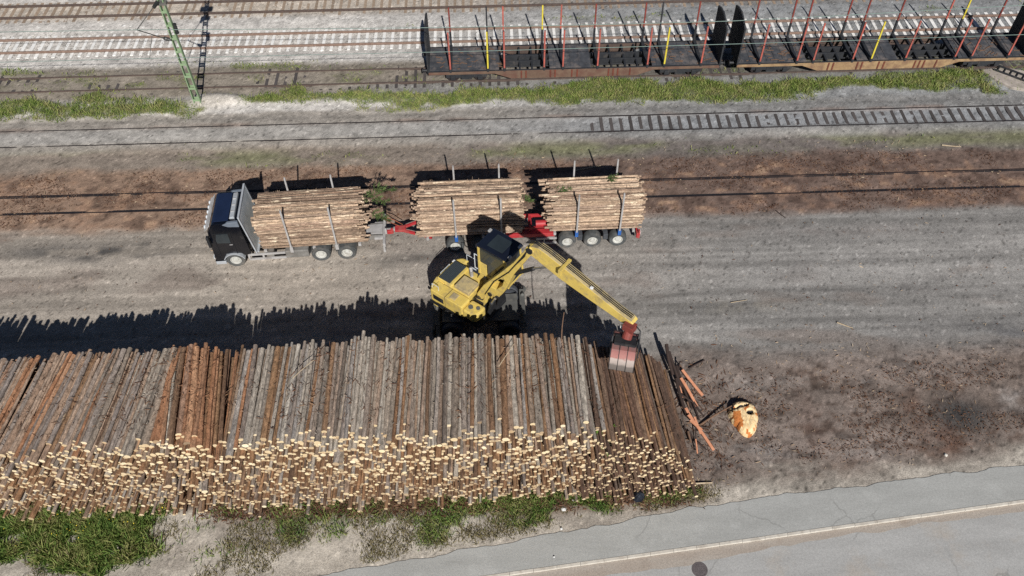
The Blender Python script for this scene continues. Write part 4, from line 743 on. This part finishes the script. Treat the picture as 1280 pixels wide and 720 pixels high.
for bb in ((x0-.1,x0+.03,y1-.3,y1-.1,zr+.1,zr+.2),(x1-.1,x1+.02,y1-.32,y1-.12,zr+.1,zr+.22),(x1-.1,x1+.02,y0+.12,y0+.3,zr+.1,zr+.22)):
    mb=up(); mb.box(*bb); mb.build('work_light',M['steel_grey'],cab,bevel=.01)
mb=up(); mb.path([(x0-.02,y0+.1,zb+.1),(x0-.3,y0+.1,zb+.1),(x0-.3,y0+.1,zb+1.1),(x0-.02,y0+.1,zb+1.1)],.025,8); mb.build('cab_handrail',M['alu'],cab,smooth=True)
# boom and stick
to=lambda a,b,h:(a,h,b)
def dusttop(p,q):
    d=(q[0]-p[0],q[1]-p[1]); return 0
bo=[(.02,1.75),(.18,2.6),(.60,3.5),(1.60,5.05),(2.43,6.38),(2.98,7.5),(3.12,7.86),(3.32,7.95),(3.50,7.72),(2.95,6.64),(2.38,5.44),(2.08,4.5),(1.80,3.75),(1.40,3.0),(1.12,2.75),(.88,2.95),(.72,2.75),(.72,2.2),(.45,1.62)]
ho=[(1.02,3.70),(1.62,4.66),(1.86,4.74),(1.74,4.25),(1.38,3.72)]
mb=up(); mb.prism([bo,ho[::-1]],to,-.30,.22); boom=mb.build('boom',M['yellow'],t,bevel=.03)
for a,b,r in ((.28,1.95,.14),(1.0,3.1,.12),(3.3,7.72,.16),(1.45,3.2,.1)): mb=up(); mb.tube((a,-.36,b),(a,.28,b),r,r,14); mb.build('pin',M['black'],boom,smooth=True)
st=[(3.10,7.62),(3.32,7.95),(3.70,8.10),(4.1,8.02),(5.41,7.60),(7.92,6.76),(8.50,6.60),(8.62,6.48),(8.50,6.28),(8.13,6.23),(6.42,6.56),(4.79,6.91),(4.08,7.15),(3.35,7.40)]
mb=up(); mb.prism([st],to,-.25,.17,0,lambda p,q:1 if abs(p[0]-q[0])>.35 and q[0]>p[0] and (p[1]+q[1])/2>6.6 else 0); stick=mb.build('stick',[M['yellow'],M['yellow_dust']],t,bevel=.03)
mb=up()
for y in (-.12,-.04,.05): mb.path([(3.0,y,7.9),(3.5,y,8.18),(4.2,y,8.06),(5.4,y,7.66),(6.6,y,7.26),(7.9,y,6.82),(8.45,y,6.70)],.025,6)
mb.build('hose',M['hose'],stick,smooth=True)
mb=up(); mb.box(4.95,5.10,-.55,.28,7.71,7.82); mb.box(4.95,5.10,-.55,-.45,7.5,7.71); mb.build('bracket',M['yellow'],stick,bevel=.01)
mb=up(); mb.box(6.37,6.51,-.24,-.12,7.28,7.38); mb.build('work_light',M['white'],stick,bevel=.02)
for y in (-.45,.36):
    mb=up(); mb.tube((.95,y,1.55),(1.2,y,2.7),.11,.11,12,0); mb.tube((1.2,y,2.7),(1.42,y,3.2),.06,.06,10,1); mb.build('boom_cylinder',[M['black'],M['chrome']],t,smooth=True)
mb=up(); mb.tube((2.30,-.04,5.30),(3.35,-.04,6.35),.10,.10,12,0); mb.tube((3.35,-.04,6.35),(4.2,-.04,7.05),.055,.055,10,1); mb.build('stick_cylinder',[M['black'],M['chrome']],t,smooth=True)
mb=up(); mb.path([(.7,-.33,2.9),(1.3,-.34,4.3),(2.2,-.34,5.6),(2.9,-.34,7.0),(3.2,-.3,7.7)],.025,6); mb.build('hose',M['hose'],boom,smooth=True)
mb=up(); mb.box(-1.95,-.2,-1.46,-1.43,1.60,1.72); mb.path([(-1.9,-1.5,1.66),(-1.0,-1.52,1.66),(-.1,-1.5,1.66)],.025,6); mb.build('side_step',M['black'],t)
mb=up(); mb.box(-.80,-.45,-1.30,-.90,2.521,2.55); mb.build('hatch',M['yellow_dust'],t,bevel=.01)
mb=up()
for y in (-.3,.22): mb.path([(3.3,y,8.1),(3.05,y*1.1,7.2),(2.5,y*1.1,6.2)],.022,6)
mb.build('hose',M['hose'],boom,smooth=True)
# grapple
G=R_@Matrix.Translation((8.55,-.62,5.72))@Matrix.Rotation(math.atan2(.41,.91),4,'Z')   # local x: jaw width, -y: towards the pile front
gr=empty('grapple',(0,0,0)); gr.parent=t; gr.location=G.translation; gr.rotation_euler=(0,0,YW+math.atan2(.41,.91)); gr.scale=(.93,.93,.93)
Gi=(Matrix.Translation(gr.location)@Matrix.Rotation(YW+math.atan2(.41,.91),4,'Z')@Matrix.Scale(.93,4)).inverted()
mb=MB(Gi@R_); mb.bar((8.38,-.04,6.42),(8.5,-.35,6.1),.2,.16); mb.tube((8.5,-.28,6.15),(8.55,-.55,5.8),.2,.22,14); mb.box(8.25,8.75,-.5,-.1,6.15,6.5); mb.build('hanger',M['stake_dred'],gr,bevel=.02)
mb=MB(Gi@R_); mb.lathe((8.18,-.3,6.12),(.62,-.78,0),[(.07,-.04),(.12,-.04),(.12,.04),(.07,.04),(.07,-.04)],14); mb.build('hook_ring',M['white'],gr,smooth=True)
mb=MB(); mb.box(-.5,.5,-.28,.28,-.16,.06); mb.tube((-.48,-.2,-.02),(.48,-.2,-.02),.09,.09,10); mb.tube((-.48,.2,-.02),(.48,.2,-.02),.09,.09,10)
mb.path([(0,.2,.1),(.2,.3,.35),(.3,.2,.6),(.2,.1,.8)],.03,6); mb.path([(-.2,.2,.05),(-.05,.4,.35),(.1,.3,.7),(.15,.1,.85)],.03,6)
mb.build('rotator_frame',M['black'],gr,bevel=.02)
for s in (-1,1):
    sec=[(.24,-.02),(.50,-.08),(.76,-.32),(.92,-.72),(.95,-1.06),(.72,-1.36),(.25,-1.55)]
    inn=[(b-.05,z-.05*(1 if i<3 else -.6)) for i,(b,z) in enumerate(sec)]
    for k,(a0,a1) in enumerate(((-.56,-.20),(-.18,.18),(.20,.56))):
        mb=MB(); pts=sec+inn[::-1]; mb.prism([pts],lambda a,b,h:(h,s*a,b),a0,a1,0); mb.build('jaw_plate',M['jaw'],gr,bevel=.01)
    mb=MB()
    for a in (-.585,-.19,.19,.565):
        mb.prism([[(.1,-.05),(.24,.03),(.52,-.04),(.79,-.30),(.95,-.72),(.98,-1.08),(.74,-1.40),(.22,-1.6),(.15,-1.4),(.5,-1.2),(.72,-.95),(.75,-.7),(.6,-.4),(.3,-.2)]],lambda x,b,h:(h,s*x,b),a-.011,a+.011)
    mb.build('jaw_rib',M['black'],gr)
mb=MB(); mb.tube((.66,-.5,-.5),(.62,.1,.25),.03,.03,8); mb.tube((-.62,-.45,-.4),(-.6,.1,.1),.05,.05,8); mb.path([(.62,.1,.25),(.6,.3,.5),(.4,.3,.8)],.03,6); mb.build('grapple_cylinder',M['black'],gr,smooth=True)

# ------------------------------------------------------------------ stake wagons
def wagon(xc, label, near_c, far_c, sillm):
    w=empty('stake_wagon',(xc,47.71,.12)); tag(w,label,'rail wagon','log wagons on the far track')
    ST=[-8.05,-5.62,-4.55,-1.97,-.75,1.5,4.75,5.85,8.25]
    mb=MB()
    for y in (-.35,.25): mb.box(-9.5,9.5,y,y+.1,.75,1.12)
    for x in (-9.4,-7.0,-3.6,-2.8,-1.35,2.4,3.3,4.1,7.0,9.3): mb.box(x,x+.12,-1.28,1.28,.9,1.1)
    mb.tube((-6.5,.55,.95),(6.5,.55,.95),.05,.05,8); mb.tube((-6.5,-.62,.9),(6.5,-.62,.9),.04,.04,8); mb.build('underframe',M['wag_dark'],w,bevel=.01)
    for x0,x1 in ((-9.45,-4.9),(-1.6,1.1),(5.1,9.45)):
        mb=MB(); mb.box(x0,x1,-1.27,1.27,1.101,1.14); x=x0+.3
        while x<x1-.2: mb.box(x,x+.06,-1.2,1.2,1.14,1.165); x+=.55
        mb.build('deck_plate',M['wag_deck'],w)
    mb=MB(); rr=random.Random(int(xc))
    for k in range(70):
        x=rr.choice((-1,1))*rr.uniform(4.9,9.2); y=rr.uniform(-1.2,1.2); a=rr.uniform(-.8,.8); l=rr.uniform(.08,.5); mb.bar((x,y,1.175),(x+l*math.cos(a),y+l*math.sin(a),1.18),.05,.03)
    o_=mb.build('bark_litter',M['stick'],w); tag(o_,kind='stuff')
    for s in (-1,1):
        mb=MB(); y0=s*1.34; pts=[(-9.5,1.14),(9.5,1.14),(9.5,.92),(5.2,.92),(4.1,.50),(-4.1,.50),(-5.2,.92),(-9.5,.92)]
        mb.prism([pts],lambda a,b,h:(a,h,b),y0-.03,y0+.03); sill=mb.build('side_sill',M[sillm],w,bevel=.008); mb=MB(); mb.prism([[(p[0]*.998,p[1]-.01) for p in pts]],lambda a,b,h:(a,h,b),s*1.300,s*1.308); mb.build('inner_web',M['wag_dull'],sill)
        if s<0:
            for x in (-3.5,-3.2,-1.6,-1.3,-.2,.15,2.2,2.5,2.8,3.6): mb=MB(); mb.box(x,x+.10,y0-.06,y0,.53,1.10); mb.build('rib',M['wag_rib'],sill)
        mb=MB(); mb.box(-9.5,9.5,y0-.05,y0+.05,1.141,1.17); mb.build('rub_rail',M['wag_dark'],w)
    for i,x in enumerate(ST):
        mb=MB(); mb.box(x-.10,x+.10,-1.38,1.38,1.175,1.33); mb.build('bolster',M['wag_dark'],w,bevel=.02)
        for s in (-1,1):
            c=(near_c if s<0 else far_c)[i]; y=s*1.36; z1=4.1
            mb=MB(); zk=1.35 if s<0 else 2.35; mb.bar((x,y,1.1),(x,y,zk),.13,.13,0,(1,0,0)); mb.bar((x,y,zk),(x,y+s*.03,z1),.085,.10,1,(1,0,0))
            mb.build('stake',[M['wag_dark'],M[c]],w,bevel=.008)
    for s in (-1,1):
        x=s*9.5; mb=MB(); mb.box(x-.05,x+.05,-1.40,-1.30,1.1,3.75); mb.box(x-.05,x+.05,1.30,1.40,1.1,3.75)
        for k in range(13): y=-1.2+k*.2; zt=4.1-.35*abs(y/1.3)**3; mb.box(x-.045,x+.045,y-.055,y+.055,1.12,zt)
        mb.box(x-.06,x+.06,-1.3,1.3,1.9,2.0); mb.box(x-.06,x+.06,-1.3,1.3,2.9,3.0); mb.box(x-.06,x+.06,-1.3,1.3,1.1,1.25); mb.bar((x,-1.36,3.75),(x,0,4.13),.1,.1); mb.bar((x,1.36,3.75),(x,0,4.13),.1,.1)
        mb.build('end_wall',M['wag_dark'],w,bevel=.008)
        for y in (-.875,.875):
            mb=MB(); mb.tube((x,y,.95),(x+s*.38,y,.95),.10,.10,12); mb.lathe((x+s*.38,y,.95),(s,0,0),[(.001,.05),(.15,.05),(.19,.03),(.19,0),(.10,-.02)],16); mb.build('buffer',M['black'],w,smooth=True)
        bx=s*7.05; mb=MB()
        for y in (-1.0,1.0): mb.box(bx-1.35,bx+1.35,y-.06,y+.06,.42,.66); mb.box(bx-.35,bx+.35,y-.09,y+.09,.30,.78)
        mb.box(bx-.25,bx+.25,-1.0,1.0,.5,.75)
        for dx in (-.9,.9):
            for y in (-1.06,1.06): mb.box(bx+dx-.16,bx+dx+.16,y-.10,y+.10,.34,.62)
        bog=mb.build('bogie',M['wag_dark'],w,bevel=.02)
        for dx in (-.9,.9):
            mb=MB(); mb.tube((bx+dx,-.8,.46),(bx+dx,.8,.46),.08,.08,10)
            for y in (-.75,.75): sg=1 if y>0 else -1; mb.lathe((bx+dx,y,.46),(0,sg,0),[(.001,-.02),(.2,-.03),(.42,-.06),(.49,-.06),(.49,-.03),(.46,-.02),(.46,.07),(.4,.07),(.2,.02),(.001,.05)],22)
            mb.build('wheelset',M['rail_dark'],bog,smooth=True)
    return w
R='stake_red'; D='stake_dred'; Yl='stake_yellow'; K='wag_dark'
wagon(5.17,'dark stake wagon on the west with one yellow stake near its west end wall',[R,Yl,R,R,R,R,R,Yl,R],[D,K,R,Yl,R,D,D,K,D],'wag_brown')
wagon(25.32,'dark stake wagon on the east with bright ochre side sill and a slatted end wall',[R,R,R,R,Yl,R,R,R,R],[D,D,D,D,D,D,R,Yl,D],'wag_ochre')

# ------------------------------------------------------------------ catenary mast and wires
MX,MY=-19.36,45.3
mst=empty('catenary_mast',(MX,MY,0)); tag(mst,'tall green lattice catenary mast standing in the grass strip','mast'); HT=9.6
mb=MB()
for s in (-1,1):
    mb.bar((s*.21,-.06,-.1),(s*.12,-.06,HT),.055,.13,0,(0,1,0)); mb.bar((s*.21,.12,-.1),(s*.12,.12,HT),.05,.05,0,(0,1,0)); mb.bar((s*.235,.03,-.1),(s*.145,.03,HT),.014,.2,0,(0,1,0))
mb.build('post',M['mast'],mst)
z=.35
while z<HT:
    w=.21-.09*z/HT
    for y in (-.135,.13): mb=MB(); mb.box(-w,w,y,y+.015,z,z+.16); mb.build('batten_plate',M['mast'],mst)
    z+=.92
mb=MB(); mb.box(-.5,.5,-.45,.45,-.3,.06); mb.build('foundation',M['slab'],mst,bevel=.04)
AT=(-.75,42.55-MY,7.45)
mb=MB(); mb.box(-.35,.3,-.2,.16,7.35,7.5); mb.box(-.45,.45,-.25,.2,8.2,8.4); mb.tube((-.15,-.2,5.0),(-.3,-1.0,5.75),.05,.05,8,0); mb.tube((-.3,-1.0,5.75),AT,.03,.03,8,0); mb.tube((-.15,-.2,7.6),AT,.025,.025,8,0); mb.tube((-.48,-1.75,6.4),(-.6,42.4-MY,5.66),.02,.02,8,0); mb.build('cantilever',M['dusty'],mst,smooth=True)
for p,d in (((-.22,-.6,5.38),(-.1,-.65,.6)),((-.2,-.45,7.57),(-.2,-1,-.05))):
    mb=MB(); dv=Vector(d).normalized(); mb.lathe(p,dv,[(.03,-.3)]+[(r,o) for k in range(6) for r,o in ((.04,-.27+k*.09),(.11,-.24+k*.09),(.11,-.22+k*.09),(.04,-.2+k*.09))]+[(.03,.3)],12); mb.build('insulator',M['mast_d'],mst)
mb=MB()
for dz in (0,.35): mb.lathe((.28,.0,5.5+dz),(0,0,1),[(.03,-.18),(.12,-.15),(.12,-.05),(.05,0),(.12,.05),(.12,.15),(.03,.18)],12)
mb.bar((.15,0,5.55),(.3,0,5.55),.05,.05); mb.bar((.15,0,5.85),(.3,0,5.85),.05,.05); mb.build('switch_gear',M['mast_d'],mst,smooth=True)
def wire(name,pts,r,label):
    mb=MB(); mb.path(pts,r,6); o=mb.build(name,M['wire'],None); tag(o,label,'wire')
wire('contact_wire',[(-60,42.45,5.62),(-20,42.4,5.64),(0,42.35,5.6),(18,42.4,5.62),(31,42.55,5.64),(60,42.3,5.62)],.016,'thin greenish contact wire strung low over the track with dark sleepers')
mp=[(-60,42.5,7.9)]+[(-20.1+i*5.6,42.55,7.45-.42*math.sin(math.pi*min(1,i/10))*(1 if i<8 else .85)+(.35*max(0,i-6)/4)) for i in range(11)]+[(60,42.5,7.4)]
wire('messenger_wire',mp,.018,'thin greenish upper messenger wire sagging from the green mast')

# ------------------------------------------------------------------ small things
mb=MB(); n=40; mb.lathe((7.99,13.5,-.085),(0,0,1),[(.001,.012),(.26,.012),(.262,.006),(.275,.006),(.277,.014),(.33,.014),(.34,-.01)],n)
for i in range(5):
    for j in range(5):
        a,b=(i-2)*.085,(j-2)*.085
        if a*a+b*b<.05: mb.box(7.99+a-.022,7.99+a+.022,13.5+b-.022,13.5+b+.022,-.073,-.064)
o=mb.build('manhole_cover',M['iron']); tag(o,'round grey iron manhole cover in the road','manhole cover')
# stump / butt end with its crack
def stump():
    o=empty('log_butt',(11.25,20.5,0),0); tag(o,'cream coloured broken log butt lying in the yard, charred black in a hollow','log butt')
    m=mat('splintered cream wood',lin(240,218,174),lin(222,182,126),4,.85,bump=.9,stretch=(3,.9,1)); mo=mat('orange heartwood',lin(206,132,66),lin(170,96,46),5,.85,bump=.8)
    out=[(-.45,.95),(-.15,1.12),(.3,1.05),(.62,.75),(.68,.3),(.55,-.25),(.35,-.75),(.05,-1.0),(-.2,-.85),(-.42,-.35),(-.62,.15),(-.66,.6)]
    pol=sorted((math.atan2(y-.05,x),math.hypot(x,y-.05)) for x,y in out); A=[p[0] for p in pol]; Rr=[p[1] for p in pol]; A2=[A[-1]-2*math.pi]+A+[A[0]+2*math.pi]; R2=[Rr[-1]]+Rr+[Rr[0]]
    rr=random.Random(4); NR,NA=16,56; V=[]; hole=lambda x,y: math.exp(-(((x-.28)/.15)**2+((y-.25)/.12)**2)**1.5)
    for k in range(NR+1):
        f=1-k/NR; g=min(1,f*1.02)
        for a in range(NA):
            t=-math.pi+2*math.pi*a/NA; q=float(np.interp(t,A2,R2))*g; x=q*math.cos(t); y=.05+q*math.sin(t)*.9
            z=.46*(1-g**7)**.6+.05*(vnoise(x*9,y*3.5,2)-.5)+.03*(vnoise(x*22,y*9,3)-.5)-.24*hole(x,y)-.10*math.exp(-((y-.62-.25*x)/.07)**2)*(x<.3) -.02
            if k==0: z=-.06
            V.append((x+rr.uniform(-.008,.008),y+rr.uniform(-.008,.008),z))
    mb=MB(); F=[];MI=[]
    for k in range(NR):
        for a in range(NA):
            b=(a+1)%NA; F.append((k*NA+a,k*NA+b,(k+1)*NA+b,(k+1)*NA+a)); c=Vector(V[k*NA+a]); x,y=c.x,c.y; n=vnoise(x*6,y*6,8)
            ch=hole(x,y)>.3+.3*(n-.5) or (abs(y-.62-.25*x)<.05+.08*(n-.4) and x<.3) or (y>.9 and n>.45) or (x<-.42 and y>.35 and n>.5)
            MI.append(1 if ch else (2 if (x<-.2 and y<.35 and vnoise(x*4,y*3,5)>.42) or (n>.78) else 0))
    mb.v=V; mb.f=F; mb.m=MI; mb.build('wood',[m,M['black'],mo],o,smooth=False,weld=False)
stump()
def stick(p,q,r,m,label,name='stick',r2=None,flat=False):
    p=Vector(p); q=Vector(q); mb=MB(); c=(p+q)/2; k=5; d=q-p; side=d.cross(Vector((0,0,1))).normalized(); j=random.uniform(-.03,.03); pts=[p+d*i/k+side*j*math.sin(math.pi*i/k)*d.length-c for i in range(k+1)]; r2=r2 or r*.6
    for i in range(k):
        if flat: mb.bar(pts[i],pts[i+1],r*2,r*.8)
        else: mb.tube(pts[i],pts[i+1],r+(r2-r)*i/k,r+(r2-r)*(i+1)/k,7)
    o=mb.build(name,m); o.location=c; tag(o,label,'stick'); return o
stick((9.15,20.35,.03),(10.75,21.15,.35),.055,M['stick'],'grey brown stick leaning from the ground against the cream log butt')
stick((9.15,23.55,.04),(10.0,24.0,.05),.04,M['stick_dark'],'dark stick lying on the ground beyond the broken orange wood')
for p,q,l in (((8.7,23.2,.45),(9.55,21.95,.05),'split orange wood piece at the pile end, farthest from the path'),((8.55,22.7,.5),(9.15,21.3,.12),'middle split piece of fresh orange wood half under dark sticks at the pile end'),((8.6,20.7,.4),(9.55,19.0,.04),'long split piece of fresh orange wood nearest the path at the pile end'),((8.55,21.1,.35),(8.95,20.25,.2),'short stub of orange wood beside the long split piece')):
    stick(p,q,.065,M['fresh_split'],l,'split_wood',.03,True)
for p,q,r,l in (((8.1,24.0,.9),(8.55,22.3,.3),.08,'dark barked pole leaning off the far corner of the log pile'),((8.45,23.4,.5),(8.9,21.2,.12),.065,'dark barked pole lying across the split orange wood'),((8.3,22.6,.6),(8.6,20.7,.2),.08,'dark broken pole against the foot of the pile end'),((8.75,22.4,.3),(9.15,20.6,.06),.05,'thin dark pole lying outermost beside the split orange wood'),((8.0,24.3,1.1),(8.2,22.9,.5),.09,'short dark log end leaning on the far corner of the pile')):
    stick(p,q,r,M['stick_dark'],l,'broken_pole',r*.85)
for k in range(26):
    y=random.uniform(19.2,23.9); x=8.35+random.uniform(-.05,.75)*(1-abs(y-21.5)/6); a=random.gauss(-1.15,.45); L=random.uniform(.25,.9); z=random.uniform(.04,.35)
    m_=random.choice(['fresh_split','stick_dark','stick_dark','stick']); o=stick((x,y,z+.06),(x+L*math.cos(a),y+L*math.sin(a),max(.03,z-.1)),random.uniform(.025,.06),M[m_],{'fresh_split':'short splinter of fresh orange wood in the heap at the pile end','stick_dark':'short dark broken stick in the heap at the pile end','stick':'short grey brown stick in the heap at the pile end'}[m_],'splinter',None,m_=='fresh_split')
    o['group']={'fresh_split':'orange splinters at the pile end','stick_dark':'dark broken sticks at the pile end','stick':'grey brown sticks at the pile end'}[m_]
stick((8.3,17.35,.06),(9.2,17.38,.05),.05,M['stick_pale'],'pale bleached stick beside the east end of the pile near the weeds')
stick((4.6,38.0,.03),(6.2,38.35,.06),.03,M['stick_pale'],'pale curved stick on the dirt beyond the rear trailer bundle')
stick((27.3,39.4,.03),(28.4,39.2,.04),.035,M['stick_pale'],'pale stick on the brown dirt beyond the sunken track, far east')
stick((17.2,26.1,.03),(17.9,25.7,.04),.035,M['stick_pale'],'short pale stick with a dark end on the gravel road')
stick((15.9,34.2,.03),(16.3,33.6,.04),.025,M['stick_dark'],'small dark stick at the edge of the brown dirt and the gravel road')
stick((-9.0,20.5,4.75),(-8.2,21.4,4.78),.02,M['stick_pale'],'thin pale twig lying across the grey logs west of the middle of the pile')
stick((-.2,20.9,4.62),(.5,22.0,4.72),.022,M['stick_pale'],'thin pale twig lying across the grey logs below the excavator')
stick((2.6,22.2,4.5),(2.75,23.2,5.3),.03,M['stick'],'upright broken branch standing at the back of the pile near the grapple')
stick((12.0,27.6,.03),(12.9,27.75,.03),.02,M['stick_pale'],'thin curved pale twig on the gravel road east of the excavator')
# plastic bag
rr=random.Random(5); mb=MB(); V=[];n=12
for k,(f,z) in enumerate(((.75,0),(1.0,.12),(.95,.3),(.7,.44),(.3,.52),(.1,.62))):
    for i in range(n): a=2*math.pi*i/n; q=f*.27*rr.uniform(.8,1.2); V.append((q*math.cos(a),q*math.sin(a)*.85,z+rr.uniform(-.03,.03)))
mb.add(V,[(k*n+i,k*n+(i+1)%n,(k+1)*n+(i+1)%n,(k+1)*n+i) for k in range(5) for i in range(n)]+[tuple(range(60,72))]); o=mb.build('bin_bag',M['bag']); o.location=(5.8,16.75,0); tag(o,'dark blue black plastic rubbish bag in the weeds at the pile front','bag')
def rock(p,s,m,label,cat='rock',name='rock',sq=.6):
    rr=random.Random(int(p[0]*10+p[1])); mb=MB(); V=[];n=9
    for f,z in ((.8,-.1),(1,.15),(.85,.5),(.45,.8),(.05,.86)):
        for i in range(n): a=2*math.pi*i/n; q=f*s*rr.uniform(.75,1.2); V.append((q*math.cos(a),q*math.sin(a),z*s*sq*1.5+rr.uniform(-.05,.05)*s))
    mb.add(V,[(k*n+i,k*n+(i+1)%n,(k+1)*n+(i+1)%n,(k+1)*n+i) for k in range(4) for i in range(n)]+[tuple(range(36,45))]); o=mb.build(name,m); o.location=p; tag(o,label,cat)
rock((2.45,16.35,0),.11,M['white'],'white crumpled scrap lying in the weeds in front of the pile','litter','litter_scrap')
rock((2.9,16.75,0),.07,M['white'],'small white scrap close to the log ends in the weeds','litter','litter_scrap')
rock((2.3,15.45,.03),.06,M['white'],'tiny white scrap at the edge of the weeds','litter','litter_scrap')
rock((1.9,14.2,.05),.045,M['white'],'tiny white scrap lying on the grey path','litter','litter_scrap')
rock((20.1,18.4,0),.09,M['stone'],'pale stone on the sand edge by the path, east')
rock((33.6,45.6,0),.02,M['stone'],'white chip of stone on the concrete slab')
# concrete slab at the east end of the grass
mb=MB(); mb.prism([[(32.5,46.6),(33.0,45.6),(33.7,44.7),(34.6,44.4),(35.4,45.2),(36.2,45.9),(35.0,46.5),(34.0,46.8)]],lambda a,b,h:(a,b,h),-.1,.16); o=mb.build('concrete_slab',M['slab'],None,bevel=.05); tag(o,'broken pale concrete slab at the east end of the grass strip','slab')
o=empty('steel_ladder',(34.4,45.9,.2),-.7); tag(o,'dark steel ladder like grid lying on the broken concrete slab','ladder')
for s in (-.3,.3):
    mb=MB(); mb.box(-1.3,1.5,s-.04,s+.04,-.02,.08); mb.build('side_rail',M['wag_dark'],o)
for i in range(7):
    mb=MB(); x=-1.1+i*.4; mb.box(x,x+.06,-.26,.26,0,.05); mb.build('rung',M['wag_dark'],o)

# ------------------------------------------------------------------ camera, light, world
f,pitch,roll,h,psi=1070.48,.881926,-.0138536,35.281,.0196794
fw=Vector((0,math.cos(pitch),-math.sin(pitch))); r0=Vector((1,0,0)); u0=r0.cross(fw); r=r0*math.cos(roll)+u0*math.sin(roll); u=-r0*math.sin(roll)+u0*math.cos(roll)
Mx=Matrix(((r.x,u.x,-fw.x,0),(r.y,u.y,-fw.y,0),(r.z,u.z,-fw.z,0),(0,0,0,1))); Mx=Matrix.Translation((0,0,h))@Matrix.Rotation(-psi,4,'Z')@Mx
cam=bpy.data.cameras.new('camera'); co=bpy.data.objects.new('camera',cam); COL.objects.link(co); co.matrix_world=Mx; cam.sensor_width=36; cam.lens=f/1280*36; cam.clip_end=4000; cam.clip_start=.5; S.camera=co
el=rad(36.5); sd=Vector((-.15,1,0)).normalized()*math.cos(el)+Vector((0,0,-math.sin(el)))
sun=bpy.data.lights.new('sun','SUN'); sun.energy=5.0; sun.angle=rad(.5); sun.color=(1,.97,.93); so=bpy.data.objects.new('sun',sun); COL.objects.link(so); so.rotation_euler=sd.to_track_quat('-Z','Y').to_euler(); so.location=(10,-30,60)
W=bpy.data.worlds.new('World'); S.world=W; W.use_nodes=True; N=W.node_tree.nodes; L=W.node_tree.links; bg=N['Background']; sk=N.new('ShaderNodeTexSky'); sk.sky_type='NISHITA'; sk.sun_disc=False; sk.sun_elevation=el; az=math.atan2(-sd.x,-sd.y); sk.sun_rotation=az; sk.air_density=.5; sk.dust_density=.2
L.new(sk.outputs[0],bg.inputs[0]); bg.inputs[1].default_value=.05
vs=S.view_settings; vs.view_transform='Standard'; vs.look='None'; vs.exposure=0.1; vs.gamma=1; vs.use_curve_mapping=False
S.render.resolution_x=1024; S.render.resolution_y=576; S.cycles.max_bounces=6; S.cycles.use_denoising=False
